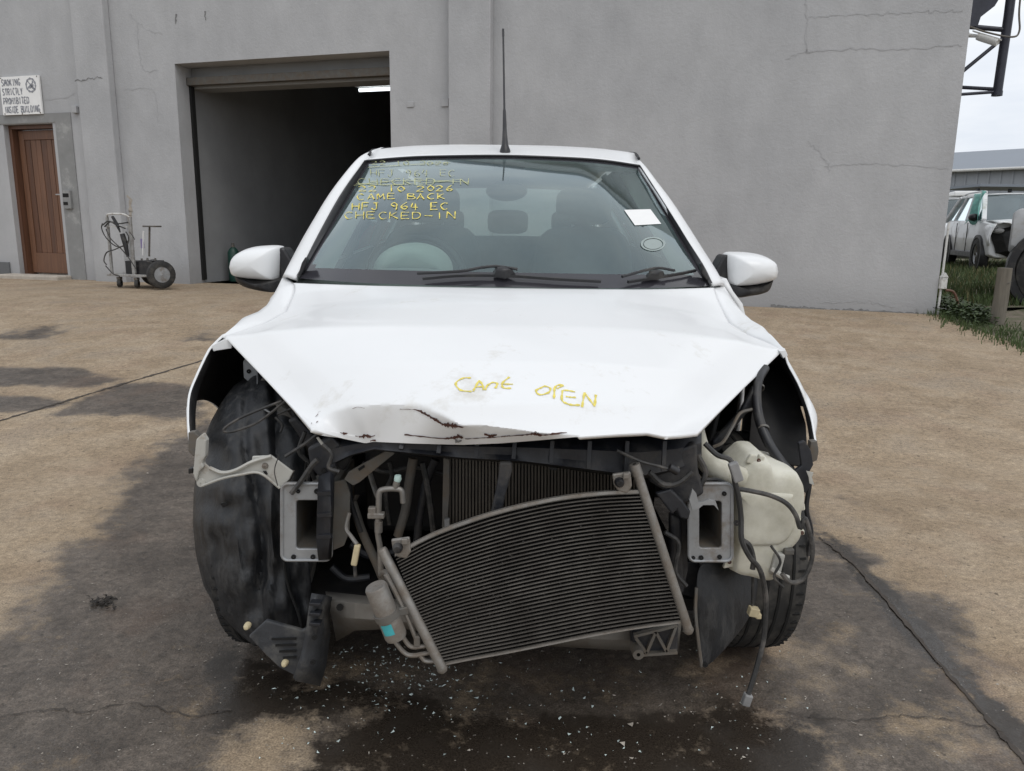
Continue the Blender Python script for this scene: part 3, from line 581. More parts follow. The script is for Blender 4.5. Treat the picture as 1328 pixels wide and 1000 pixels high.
# standpipe with tap box at the wall's end
g = G(1216, 408); SP = Thing('standpipe', 'white water pipe with tap box at the end of the grey wall', 'pipe', g)
r1 = g+np.array((0, 0, .0)); hpx = .0076
SP.part('riser', MB().tube([r1, r1+np.array((.0, 0, .95))], .012, 8), M['dwhite']); SP.part('tap_box', MB().box(r1+np.array((.005, -.02, .33)), (.065, .05, .12)), M['dwhite'], smooth=0, bevel=.006)
SP.part('lid', MB().prism([r1+np.array((-.03, -.05, .392)), r1+np.array((.04, -.05, .392)), r1+np.array((.005, -.05, .44))], (0, .05, 0)), M['dwhite'], smooth=0)
SP.part('branch_pipe', MB().tube([r1+np.array((0, -.01, .06)), r1+np.array((.12, -.02, .06))], .009, 8), M['dwhite'])
SP.part('hose', MB().tube(curve([r1+np.array((.04, -.02, .26)), r1+np.array((.12, -.03, .24)), r1+np.array((.17, -.04, .14)), r1+np.array((.20, -.04, .02))], 12), .013, 8), M['wood2'])

# steel pipe bracket and camera beyond the corner
YB = B0[1]+.9
bq = lambda px, py, dy=0: P(px, py, YB+dy)
FR = Thing('pipe_frame', 'dark steel pipe frame jutting out from the wall top', 'frame', bq(1240, 120))
FR.part('post', MB().tube([bq(1322, -90), bq(1308, 20), bq(1293, 123)], .048, 14), M['pipe'], label='thick upright pipe')
FR.part('arm', MB().tube([bq(1225, 112, .25), bq(1294, 116)], .020, 10), M['pipe']); FR.part('arm', MB().tube([bq(1225, 124, -.05), bq(1294, 119)], .017, 10), M['pipe'])
FR.part('brace', MB().tube([bq(1225, 112), bq(1304, 47)], .020, 10), M['pipe']); FR.part('top_beam', MB().tube([bq(1240, 33, .1), bq(1306, 39)], .026, 10), M['pipe'])
FR.part('gusset', MB().prism([bq(1255, -40), bq(1320, -40), bq(1290, 8), bq(1272, 22), bq(1268, 34), bq(1255, 34)], (0, .12, 0)), M['pipe'], smooth=0)
FR.part('conduit', MB().tube(curve([bq(1256, 34, -.1), bq(1280, 42, -.12), bq(1312, 48, -.12), bq(1322, 40, -.12), bq(1322, 10, -.1), bq(1330, -60, -.1)], 30), .010, 8), M['dsteel'])
FR.part('end_cap', MB().lathe([(.001, -.02), (.055, -.02), (.055, .03), (.001, .03)], bq(1293, 122), (0, 0, 1), 14), M['pipe'])
CC = Thing('security_camera', 'small white bullet camera under the pipe frame', 'camera', bq(1258, 48))
d_ = bq(1292, 55, -.3)-bq(1266, 47, -.15)
CC.part('housing', MB().lathe([(.001, 0), (.036, 0), (.04, .03), (.042, .22), (.034, .225), (.001, .215)], bq(1268, 47, -.15), d_, 16), M['dwhite'])
CC.part('hood', MB().box(bq(1280, 46, -.21), (.075, .30, .012), (nrm(np.cross(d_, (0, 0, 1))), nrm(d_), nrm(np.cross(np.cross(d_, (0, 0, 1)), d_))*-1)), M['dwhite'], smooth=0)
CC.part('mount', MB().tube([bq(1252, 42, .05), bq(1256, 46, -.1), bq(1269, 47, -.15)], [.03, .022, .015], 10), M['dwhite'])

# ------------------------------------------------------------------ verge, grass, post
VE = [(1219, 409), (1240, 420), (1290, 438), (1340, 458), (1420, 485)]
edge = curve([G(*p) for p in VE], 30)
rowsv = []
dirs = np.array((.80, .60, 0))
rs = np.random.RandomState(5)
for k in range(36):
    t = (k/35)**1.6*26; rowsv.append([np.array((e[0]+dirs[0]*t*(1+.0*i), e[1]+dirs[1]*t, zg(e[1])+.012+min(t*.06, .08)*(.6+.6*rs.rand()) if t > 0 else zg(e[1])-.03)) for i, e in enumerate(edge)])
# widen to the left behind the corner
mb = MB().grid(rowsv)
verge = struct(mesh_obj('verge', mb, M['soil'], smooth=60)); verge['label'] = 'rough soil strip beside the slab'
def vz(x, y): return ZF+.06
VB = [np.array(p) for p in ((B0[0]+.15, B0[1]+.3, 0), (40, 13, 0), (40, 60, 0), (-2+B0[0]+14*.33+2.2, B0[1]+15, 0))]
mb = MB(); mb.grid([[np.array((x, y, ZF+.05+.03*math.sin(x*2.1+y)*math.sin(y*1.7))) for x in np.linspace(B0[0]+.05+max(0, (y-B0[1])*.33), 45, 40)] for y in np.linspace(B0[1]+.12, 45, 50)])
lot = struct(mesh_obj('vehicle_lot', mb, M['soil'], smooth=60)); lot['label'] = 'grassy open ground where the other vehicles stand'
def blades(name, label, n, sampler, hmin, hmax, wd, mt, lean=.35, kind='stuff', leafy=False):
    mb = MB(); vs = []; fs = []
    for _ in range(n):
        p = sampler()
        if p is None: continue
        h = random.uniform(hmin, hmax); a = random.uniform(0, 2*math.pi); b_ = random.uniform(0, 2*math.pi); ww = wd*random.uniform(.6, 1.3); ln = lean*h*random.uniform(.2, 1.2)
        s = np.array((math.cos(a), math.sin(a), 0))*ww/2; l_ = np.array((math.cos(b_), math.sin(b_), 0))*ln; k = len(vs)
        if leafy:
            c = p+np.array((random.gauss(0, .03), random.gauss(0, .03), h)); u = nrm(np.array((math.cos(b_), math.sin(b_), random.uniform(-.4, .7)))); L = ww*2.2
            s2 = nrm(np.cross(u, (random.gauss(0, .4), random.gauss(0, .4), 1)))*ww*.6
            vs += [c, c+u*L*.5+s2, c+u*L, c+u*L*.5-s2]; fs.append((k, k+1, k+2, k+3))
        else:
            vs += [p-s, p+s, p+l_*.35+np.array((0, 0, h*.6))+s*.7, p+l_+np.array((0, 0, h)), p+l_*.35+np.array((0, 0, h*.6))-s*.7]; fs.append((k, k+1, k+2, k+3, k+4))
    mb.add(vs, fs); o = mesh_obj(name, mb, mt, smooth=0); o['kind'] = kind; o['label'] = label; o['category'] = 'grass' if not leafy else 'weeds'; return o
def samp_lot():
    while True:
        x = random.uniform(B0[0]+.2, B0[0]+13); y = B0[1]+.3+random.random()**1.5*13
        if x < B0[0]+.25+(y-B0[1])*.34: continue
        ppx, ppy = proj((x, y, ZF+.05))
        if ppx > 1420: continue
        # bare path in front of the vehicles
        d = ppy-(398+(ppx-1240)*.26)
        if abs(d) < 6+random.gauss(0, 2) and 1228 < ppx < 1320: continue
        return np.array((x, y, ZF+.04))
blades('grass', 'rough green grass round the parked vehicles', 15000, samp_lot, .05, .17, .014, M['grass'])
def samp_edge():
    e = random.choice(edge); t = abs(random.gauss(0, .28)); x, y = e[0]+dirs[0]*t+random.gauss(0, .1), e[1]+dirs[1]*t+random.gauss(0, .05)
    return np.array((x, y, zg(y)))
blades('edge_grass', 'short grass along the edge of the slab', 2500, samp_edge, .02, .08, .010, M['grass'])
def samp_weed():
    t = random.random(); pp = G(lerp(1222, 1285, t), lerp(402, 424, t)+random.gauss(0, 3)); return pp+np.array((random.gauss(0, .05), abs(random.gauss(0, .12)), 0))
blades('low_weeds', 'dark leafy weeds at the wall end and slab edge', 2200, samp_weed, .02, .14, .022, M['weed'], leafy=True)
def samp_dry():
    p = samp_lot(); return p
blades('dry_grass', 'pale dry stems among the green grass', 2500, samp_dry, .06, .2, .008, M['dry'])
g = G(1293, 424); FP = Thing('fence_post', 'short weathered timber post at the slab edge', 'post', g)
FP.part('post', MB().tube([g+np.array((-.02, 0, -.1)), g+np.array((0, 0, .25)), g+np.array((.0, .0, .565))], [.066, .064, .062], 12), M['postwood'], smooth=50)
FP.part('staple', MB().tube([g+np.array((0, -.068, .42)), g+np.array((.03, -.070, .44))], .004, 6), M['dsteel'])

# ------------------------------------------------------------------ far vehicles and building
def wheel(T, c, r, wd, ax=(1, 0, 0), name='wheel'):
    c = np.asarray(c, float); h = wd/2
    ty = T.part(name, MB().lathe([(r*.62, -h), (r*.85, -h), (r*.96, -h*.9), (r, -h*.6), (r, h*.6), (r*.96, h*.9), (r*.85, h), (r*.62, h)], c, ax, 32), M['rubber'])
    T.part('rim', MB().lathe([(r*.61, -h*.7), (r*.61, h*.8), (r*.55, h*.75), (r*.5, h*.45), (r*.2, h*.5), (r*.16, h*.6), (.001, h*.6)], c, ax, 24), M['alloy'], ty)
    T.part('rim', MB().lathe([(r*.61, h*.7), (r*.61, -h*.8), (r*.55, -h*.75), (r*.5, -h*.45), (r*.2, -h*.5), (r*.16, -h*.6), (.001, -h*.6)], c, ax, 24), M['alloy'], ty)
    mbk = MB()
    for k in range(5):
        a = 2*math.pi*k/5
        for sgn in (-1, 1): mbk.box(c+np.array((ax[0]*h*.62*sgn, ax[1]*h*.62*sgn, 0))+np.array((ax[1]*-1*math.cos(a), ax[0]*math.cos(a), math.sin(a)))*r*.36, (.012, r*.42, r*.13), ((ax[0], ax[1], 0), (-ax[1]*math.cos(a), ax[0]*math.cos(a), math.sin(a)), (ax[1]*math.sin(a), -ax[0]*math.sin(a), math.cos(a))))
    T.part('spoke', mbk, M['dsteel'], ty)
    return ty
def carbody(T, st, mt, name='body'):   # st: (y, half width, z bottom, z top)
    rows = []
    for y, hw, z0, z1 in st:
        pr_ = [(-hw*.80, z0), (-hw*.95, z0+.06), (-hw, z0+(z1-z0)*.4), (-hw*.985, z0+(z1-z0)*.75), (-hw*.93, z1-.03), (-hw*.82, z1), (-hw*.4, z1+.03), (0, z1+.04)]
        pr_ = pr_+[(-x, z) for x, z in pr_[-2::-1]]; rows.append([(x, y, z) for x, z in pr_])
    mb = MB().grid(rows); n = len(rows[0]); L = len(mb.v); mb.f.append(tuple(range(n))); mb.f.append(tuple(range(L-n, L))[::-1]); 
    for i in range(len(rows)-1): mb.f.append((i*n, (i+1)*n, (i+1)*n+n-1, i*n+n-1))
    return T.part(name, mb, mt, smooth=35, bevel=.015)
def cabin(T, y0, y1, y2, y3, hwb, hwt, zb, zt, mt, gm, posts=(.5,)):
    # y0 base front, y1 roof front, y2 roof rear, y3 base rear
    fl = lambda s: [np.array((s*hwb, y0, zb)), np.array((s*hwt, y1, zt)), np.array((s*hwt, y2, zt)), np.array((s*hwb, y3, zb))]
    l_, r_ = fl(-1), fl(1); mb = MB()
    for s in (l_, r_):
        mb.bar(s[0], s[1], .09, .07); mb.bar(s[2], s[3], .14, .07); mb.bar(s[1], s[2], .07, .06)
        for t in posts: mb.bar(lerp(s[0], s[3], t), lerp(s[1], s[2], t), .08, .05)
    pl = T.part('pillar', mb, mt, smooth=0, bevel=.01)
    rows = [[np.array((hwt*u*1.02, lerp(y1-.06, y2+.04, v), zt+.05*(1-u*u)*math.sin(math.pi*lerp(.15, .85, v))+.01)) for u in np.linspace(-1, 1, 9)] for v in np.linspace(0, 1, 9)]
    T.part('roof', MB().grid(rows), mt, solid=.03)
    T.part('windscreen', MB().grid([[lerp(a, b_, t)+np.array((0, -.06*math.sin(math.pi*t), 0)) for t in np.linspace(0, 1, 9)] for a, b_ in ((l_[0], r_[0]), (l_[1], r_[1]))]), gm)
    T.part('rear_window', MB().grid([[lerp(a, b_, t) for t in np.linspace(0, 1, 5)] for a, b_ in ((l_[2], r_[2]), (l_[3], r_[3]))]), gm)
    ts = [0, *posts, 1]
    for s in (l_, r_):
        for i in range(len(ts)-1):
            T.part('side_window', MB().add([lerp(s[0], s[3], ts[i]), lerp(s[0], s[3], ts[i+1]), lerp(s[1], s[2], ts[i+1]), lerp(s[1], s[2], ts[i])], [(0, 1, 2, 3)]), gm, smooth=0)
M['vglass'] = glass('vehicle_glass', (.25, .28, .28), 1.2, .10)
# wrecked SUV (nose towards the yard)
g = G(1268, 351, .05); SAZ = math.radians(17)
def suv():
    T = Thing('wrecked_suv', 'white wrecked SUV with crushed nose and green sheet over its window', 'car', (0, 0, 0), 0, local=True)
    carbody(T, [(-.52, .84, .30, .98), (-.45, .88, .28, 1.0), (.25, .90, .28, 1.06), (1.5, .91, .26, 1.08), (3.0, .90, .28, 1.10), (3.35, .84, .35, 1.08), (3.5, .72, .42, .98)], M['white2'])
    cabin(T, .15, .95, 2.75, 3.38, .80, .64, 1.06, 1.62, M['white2'], M['vglass'], (.42, .75))
    for s in (-1, 1):
        for y in (0, 2.6):
            T.part('wheel_arch', MB().lathe([(.355, -.07), (.41, -.07), (.41, .07), (.355, .07)], (s*.86, y, .34), (1, 0, 0), 28), M['black'])
            wheel(T, (s*.83, y, .34), .34, .21)
        T.part('roof_rail', MB().tube(curve([(s*.60, 1.0, 1.63), (s*.60, 1.15, 1.70), (s*.60, 2.6, 1.70), (s*.60, 2.8, 1.63)], 20), .018, 8), M['alloy'])
        T.part('mirror', MB().dome([np.array((s*(.93+.10*math.cos(t)), .42, 1.12+.08*math.sin(t))) for t in np.linspace(0, 2*math.pi, 13)[:-1]], (0, -.1, 0), (0, .06, 0)), M['black'])
        T.part('door_seam', MB().box((s*.905, .95, .68), (.014, .012, .66)).box((s*.912, 1.85, .68), (.014, .012, .66)), M['darkhole'], smooth=0)
        T.part('sill_trim', MB().box((s*.88, 1.3, .33), (.08, 1.9, .12)), M['black'], smooth=0, bevel=.01)
    # crushed nose: dark cavity, buckled bonnet, torn fender
    T.part('crushed_front', MB().dome([np.array((.02+(.80+.06*math.sin(5*t))*math.copysign(abs(math.cos(t))**.6, math.cos(t)), -.56, .64+(.34+.04*math.cos(7*t))*math.copysign(abs(math.sin(t))**.6, math.sin(t)))) for t in np.linspace(0, 2*math.pi, 33)[:-1]], (0, -.22, 0), (0, .3, 0), 5), M['bay'], smooth=0)
    rows = [[np.array((u, lerp(-.80, .1, v), 1.04+.04*math.sin(3*u+1)*(1-v)-.16*(1-v)**2+.09*math.sin(7*u)*(1-v)**1.5+.08*(1-v))) for u in np.linspace(-.78, .8, 17)] for v in np.linspace(0, 1, 9)]
    T.part('buckled_bonnet', MB().grid(rows), M['white2'], solid=.02, smooth=25)
    T.part('torn_fender', MB().grid([[np.array((-.80-.10*math.sin(2.2*v), lerp(-.78, -.3, u), .98-.42*v*(1-.5*u)-.10*math.sin(5*u)*v)) for u in np.linspace(0, 1, 9)] for v in np.linspace(0, 1, 6)]), M['white2'], solid=.015, smooth=25)
    T.part('headlight', MB().dome([np.array((-.72+.10*math.cos(t), -.70, .84+.06*math.sin(t))) for t in np.linspace(0, 2*math.pi, 13)[:-1]], (0, -.05, 0), (0, .2, 0)), M['greyconn'])
    T.part('hanging_bumper', MB().grid([[np.array((lerp(-.5, .6, u), -.80-.05*math.sin(6*u), .40+.10*v+.07*math.sin(3*u))) for u in np.linspace(0, 1, 12)] for v in (0, .5, 1)]), M['greyconn'], solid=.02)
    rows = [[np.array((-.80-.05*math.sin(9*u+4*v)-.14*v, lerp(.25, 1.05, u), 1.66-.60*v*(1+.22*math.sin(7*u))+.03*math.sin(6*u))) for u in np.linspace(0, 1, 13)] for v in np.linspace(0, 1, 11)]
    T.part('plastic_sheet', MB().grid(rows), M['cyan'], solid=.004, smooth=30)
    return T
T = suv(); c_, s_ = math.cos(-SAZ), math.sin(-SAZ)
fw = np.array((-.83*c_, -.83*s_, 0)); T.o.location = tuple(np.array((g[0], g[1], ZF+.05))-fw); T.o.rotation_euler = (0, 0, -SAZ)
# pickup seen from its tail corner
g = G(1330, 398, .04)
T = Thing('pickup_truck', 'pale pickup with black wheel arch flares cut by the right picture edge', 'pickup', (g[0], g[1], ZF+.04), math.radians(-34), local=True)
# local: x = length, tail at negative x; side towards the camera at -y
def pk(x): return x
rows = []
for x, z0, z1 in ((-.24, .60, 1.02), (-.18, .58, 1.07), (1.3, .48, 1.07), (1.32, .48, 1.07), (3.0, .45, 1.05), (4.2, .48, 1.02), (4.5, .55, .92)):
    rows.append([np.array((x, y, z)) for y, z in ((.06, z0), (.0, z0+.08), (-.02, z0+.3), (.0, z1-.06), (.05, z1), (1.75, z1), (1.82, z0+.3), (1.76, z0))])
mb = MB().grid(rows, True); mb.f.append(tuple(range(8))[::-1]); mb.f.append(tuple(range(len(mb.v)-8, len(mb.v))))
T.part('body', mb, M['silver'], smooth=30, bevel=.02)
T.part('cab', MB().grid([[np.array(p) for p in r] for r in ([(1.35, .12, 1.06), (1.45, .25, 1.72), (1.45, 1.5, 1.72), (1.35, 1.68, 1.06)], [(2.9, .12, 1.06), (2.5, .25, 1.72), (2.5, 1.5, 1.72), (2.9, 1.68, 1.06)], [(3.2, .12, 1.05), (3.19, .13, 1.06), (3.19, 1.6, 1.06), (3.2, 1.68, 1.05)])]), M['white2'], smooth=20)
T.part('side_window', MB().add([(1.45, .105, 1.12), (2.85, .105, 1.12), (2.45, .235, 1.66), (1.5, .235, 1.66)], [(0, 1, 2, 3)]), M['vglass'], smooth=0)
T.part('canopy', MB().grid([[np.array(p) for p in r] for r in ([(.10, .06, 1.075), (.34, .20, 1.62), (.34, 1.56, 1.62), (.10, 1.72, 1.075)], [(1.33, .06, 1.075), (1.33, .20, 1.66), (1.33, 1.56, 1.66), (1.33, 1.72, 1.075)])]), M['black'], smooth=20)
for x in (.25, 3.45):
    for y, s in ((.0, -1), (1.78, 1)):
        T.part('wheel_flare', MB().lathe([(.40, -.05), (.50, -.05), (.48, .07), (.40, .07)], (x, y, .42), (0, s, 0), 30), M['black'])
        T.part('wheel_well', MB().lathe([(.001, 0), (.41, 0), (.41, .02), (.001, .02)], (x, y-.025*-s, .42), (0, s, 0), 24), M['darkhole'])
        wheel(T, (x, y-.03*s, .40), .40, .26, (0, 1, 0))
T.part('tail_handle', MB().box((-.02, -.03, .98), (.12, .03, .05)), M['black'], smooth=0, bevel=.01)
# white van further back, its roof showing over the SUV
g = P(1236, 300, 24.); T = Thing('parked_van', 'white vehicle with roof rack half hidden behind the wrecked SUV', 'van', (g[0]+.3, 24., ZF+.03), math.radians(-20), local=True)
carbody(T, [(-2.1, .7, .35, .9), (-1.9, .88, .3, 1.0), (-.9, .92, .3, 1.12), (2.0, .92, .3, 1.15), (2.3, .85, .35, 1.1)], M['white2'])
cabin(T, -1.0, -.2, 1.9, 2.25, .86, .74, 1.12, 1.88, M['white2'], M['vglass'], (.3, .65))
for s in (-1, 1):
    for y in (-1.25, 1.35): wheel(T, (s*.85, y, .34), .34, .2)
    T.part('rack_bar', MB().tube([(s*.66, -.1, 2.02), (s*.66, 1.8, 2.02)], .02, 8), M['dwhite'])
for y in (0, .6, 1.2, 1.75): T.part('rack_bar', MB().tube([(-.68, y, 2.02), (.68, y, 2.02)], .018, 8).tube([(-.66, y, 1.9), (-.66, y, 2.02)], .016, 6).tube([(.66, y, 1.9), (.66, y, 2.02)], .016, 6), M['dwhite'])
T.part('roof_load', MB().box((.1, .7, 2.1), (.9, 1.1, .12)), M['paper'], smooth=0, bevel=.04)
# cladded warehouse
wa = P(1190, 222, 46.); wb = P(1400, 192, 40.)
T = Thing('warehouse', 'long grey cladded warehouse with pitched roof behind the vehicles', 'building', (wa[0], wa[1], 0))
da = np.array((wb[0]-wa[0], wb[1]-wa[1], 0)); LN = np.linalg.norm(da); da = da/LN; dn = np.array((-da[1], da[0], 0)); zt = P(1235, 222, 44.5)[2]; zr0 = wa[2]
w0 = np.array((wa[0], wa[1], 0)); LN += 30
wl = T.part('wall', MB().box(w0+da*LN/2+dn*6+np.array((0, 0, zt/2)), (LN, 12, zt), (da, dn, (0, 0, 1))), M['hangar'], smooth=0)
mbr = MB()
for k in range(int(LN/.6)): mbr.box(w0+da*(k*.6+.3)-dn*.03+np.array((0, 0, zt/2)), (.10, .06, zt-.05), (da, dn, (0, 0, 1)))
T.part('cladding_rib', mbr, M['hangar'], wl, stuff=True, smooth=0)
T.part('roof', MB().prism([w0-dn*.5-da*1+np.array((0, 0, zt)), w0+dn*6-da*1+np.array((0, 0, zt+1.6)), w0+dn*12.5-da*1+np.array((0, 0, zt))], da*(LN+2)), M['hangroof'], smooth=0)
T.part('gutter', MB().tube([w0-dn*.55+np.array((0, 0, zt-.02)), w0-dn*.55+da*LN+np.array((0, 0, zt-.02))], .08, 8), M['dwhite'])
g0 = P(1262, 241, 30.); g1 = P(1400, 243, 30.)
T = Thing('dark_shelter', 'dark low flat roof beyond the white SUV', 'shelter', (g0[0], 30., ZF))
T.part('roof', MB().box(((g0[0]+g1[0])/2, 31, g0[2]), (g1[0]-g0[0], 3, .10)), M['hangroof'], smooth=0)
for t in (.05, .35, .65, .95): T.part('post', MB().box((lerp(g0[0], g1[0], t), 30, g0[2]/2+.1), (.1, .1, g0[2]-.4)), M['pipe'], smooth=0)

# ------------------------------------------------------------------ battery trolley by the wall
g = G(166, 374); K = .0104*(g[1]+2)/10.6
T = Thing('battery_trolley', 'white framed jump start trolley with black batteries and coiled leads', 'trolley', g, ANG*.9, local=True)
def c2(px, py, d=0.): return np.array(((px-166)*K, d, (376-py)*K))
for px, w_ in ((143, .030), (178, .045)): T.part('upright', MB().bar(c2(px, 359), c2(px, 284), w_, .03), M['cartpaint'], smooth=0, bevel=.003)
T.part('handle_bar', MB().tube(curve([c2(143, 284), c2(150, 281, -.04), c2(172, 281, -.04), c2(178, 285)], 16), .012, 8), M['dwhite'])
T.part('cross_bar', MB().bar(c2(141, 297), c2(179, 297), .014, .014), M['dwhite'], smooth=0)
T.part('deck', MB().box(c2(165, 359, .18)+np.array((.05, 0, 0)), (.66, .42, .03)), M['cartpaint'], smooth=0, bevel=.004)
T.part('axle', MB().tube([c2(205, 358, .0), c2(226, 356, .05)], .012, 8).tube([c2(222, 356, -.02), c2(172, 357, .45)], .012, 8), M['dwhite'])
for nm, c, d in (('battery', c2(172, 349, .15), (.22, .22, .17)), ('battery', c2(196, 349, .12), (.20, .24, .19))):
    b_ = T.part(nm, MB().box(c, d), M['black'], smooth=0, bevel=.008)
    for s in (-1, 1): T.part('terminal', MB().lathe([(.001, .03), (.012, .03), (.014, 0)], c+np.array((s*.06, 0, d[2]/2)), (0, 0, 1), 8), M['dsteel'], b_)
T.part('charger_box', MB().box(c2(206, 352, .16), (.16, .2, .12)), M['black'], smooth=0, bevel=.01)
ax_ = (math.cos(-.5), math.sin(-.5), 0)
for c in (c2(222, 356.5, -.03), c2(166, 358, .50)):
    ty = T.part('wheel', MB().lathe([(.10, -.035), (.15, -.04), (.175, -.025), (.178, 0), (.175, .025), (.15, .04), (.10, .035)], c, ax_, 28), M['rubber'])
    T.part('rim', MB().lathe([(.001, -.05), (.03, -.05), (.03, -.03), (.09, -.025), (.105, -.04), (.11, -.03), (.11, .03), (.03, .03), (.001, .04)], c, ax_, 20), M['steel'], ty)
for px, d in ((152, .02), (181, .0)):
    c = c2(px, 369.5, d); cs = T.part('caster', MB().lathe([(.02, -.022), (.05, -.022), (.056, 0), (.05, .022), (.02, .022)], c, (math.cos(.4), math.sin(.4), 0), 18), M['rubber'])
    T.part('fork', MB().box(c+np.array((0, 0, .062)), (.05, .05, .035)), M['dsteel'], cs, smooth=0)
for pts, r in (([(141, 293), (138, 300), (145, 312), (160, 322), (175, 319), (180, 310), (176, 303)], .008), ([(143, 297), (152, 291), (166, 293), (180, 291)], .009),
               ([(141, 295), (150, 290), (164, 295), (175, 299)], .009), ([(145, 300), (152, 312), (166, 325), (178, 338), (187, 350)], .007), ([(172, 320), (156, 326), (142, 330), (138, 340), (140, 346)], .008),
               ([(182, 304), (187, 310), (188, 313)], .006), ([(204, 340), (212, 342), (218, 350)], .007), ([(140, 347), (150, 357), (160, 360)], .007)):
    T.part('lead', MB().tube(curve([c2(x, y, -.05-.02*random.random()) for x, y in pts], 26), r, 6), M['cable'])
T.part('lead_clamp', MB().tube([c2(157, 284, -.06), c2(163, 294, -.06), c2(167, 304, -.06)], [.018, .022, .008], 8), M['black'])
T.part('lead_plug', MB().tube([c2(169, 306, -.05), c2(172, 316, -.05), c2(174, 335, -.04)], [.03, .034, .018], 10), M['black'])
T.part('label_rod', MB().bar(c2(189, 302, .1), c2(185, 333, .1), .014, .012), M['paper'], smooth=0)
T.part('violet_strip', MB().box(c2(184, 318, .12), (.05, .01, .12)), M['violet'], smooth=0)
T.part('side_table', MB().box(c2(190, 296, .25), (.20, .12, .02)).bar(c2(186, 297, .25), c2(186, 335, .2), .02, .02), M['dsteel'], smooth=0, bevel=.004)

# ================================================================== the damaged car
CAR = Thing('damaged_hatchback', 'white hatchback with its front bumper and headlights torn off', 'car', (0, 0, 0), local=True)
def face_out(o, towards):
    me = o.data; s = 0.; t = Vector(towards)
    for p in me.polygons: s += p.normal.dot(t-p.center)*p.area
    if s < 0: me.flip_normals()
def shell(name, mb, m1, m2, thick, towards, parent=None, smooth=45, **kw):
    o = CAR.part(name, mb, [m1, m2], parent, smooth=smooth, **kw); face_out(o, towards)
    md = o.modifiers.new('solid', 'SOLIDIFY'); md.thickness = thick; md.offset = -1; md.material_offset = 1; md.use_even_offset = True
    return o
BVH = {}
def reg(key, mb): BVH[key] = BVHTree.FromPolygons([Vector(v) for v in mb.v], mb.f)
def hit(key, px, py, off=.0015):
    d = Vector(nrm(ray(px, py))); loc, n_, i, dist = BVH[key].ray_cast(Vector(CAM), d)
    if loc is None: return None
    if n_.dot(d) > 0: n_ = -n_
    return np.array(loc+n_*off), np.array(n_)

# ---- bonnet
Fp = [(405, 556), (418, 561), (445, 569), (474, 575), (484, 573), (540, 575.5), (600, 577), (650, 575), (700, 571), (745, 567), (800, 563), (838, 561), (850, 563.5), (862, 566), (880, 564.5), (905, 561)]
Lp = [(405, 556, -.52, 0), (348, 496.5, -.26, .25), (290, 436, 0, .5), (320, 427, .09, .6), (345, 418.5, .17, .7), (371, 404, .30, .8), (379, 386, .42, .92), (380, 367, .50, 1)]
Rp = [(905, 561, -.52, 0), (960, 508, -.26, .25), (1016, 454, 0, .5), (995, 444, .09, .6), (972, 435, .17, .7), (946, 419, .30, .8), (934, 398, .42, .92), (926, 373, .50, 1)]
Rear = [(380, 367, .5), (450, 369.5, .35), (520, 371.5, .27), (655, 374, .2), (790, 375.5, .27), (860, 375, .35), (926, 373, .5)]
cvY = [(-.62, 0), (-.55, .12), (-.42, .28), (-.22, .5), (0, .72), (.12, .87), (.2, 1)]; cvz = [.725, .785, .845, .895, .930, .946, .955]
def side_pt(tab, v):
    vs = [t[3] for t in tab]; return P(interp(v, vs, [t[0] for t in tab]), interp(v, vs, [t[1] for t in tab]), interp(v, vs, [t[2] for t in tab]))
def cen(v):
    vs = [t[1] for t in cvY]; return np.array((0., interp(v, vs, [t[0] for t in cvY]), interp(v, vs, cvz)))
arcx = [400, 412, 430, 455, 500, 545, 572, 597, 625, 660, 700, 760, 800]; arcy = [560, 547, 536, 528.5, 526, 527.5, 539, 553, 552, 557, 563, 566.5, 570]
NC, NR = 150, 96; rows = []; vs_ = [(i/(NR-1))**1.8 for i in range(NR)]
ss = np.linspace(-1, 1, NC)
frontx = [lerp(405., 905., (s+1)/2) for s in ss]
front = [P(x, interp(x, [p[0] for p in Fp], [p[1] for p in Fp]), -.62+.10*s*s) for x, s in zip(frontx, ss)]
rearc = curve([P(*p) for p in Rear], NC); rear = []
rx = np.array([p[0] for p in rearc])
def surf(s, v):
    c = cen(v); e = side_pt(Lp if s < 0 else Rp, v); a = abs(s)
    q = np.array((c[0]+(e[0]-c[0])*a, c[1]+(e[1]-c[1])*a**2.0, c[2]+(e[2]-c[2])*a**2.4))
    sc = lerp(.70, .86, v)
    return q
for v in vs_:
    row = []
    for j, s in enumerate(ss):
        q = surf(s, v); q += (front[j]-surf(s, 0))*max(0, 1-v/.22)**1.5
        t = max(0, (v-.8)/.2)**2
        if t > 0:
            k = np.searchsorted(rx, q[0]); k = min(max(k, 1), NC-1); u = (q[0]-rx[k-1])/(rx[k]-rx[k-1]+1e-9); rr = lerp(rearc[k-1], rearc[k], min(max(u, 0), 1)); q = lerp(q, np.array((q[0], rr[1], rr[2])), t if v < 1 else 1)
        # pressed feature line
        a = abs(s); sc = lerp(.62, .93, v**.7)
        if v > .02: q[2] -= max(0, a-sc)*.045*min(1, v*5)*min(1, (1-v)*6)*min(1, (1-a)*8)
        row.append(q)
    rows.append(row)
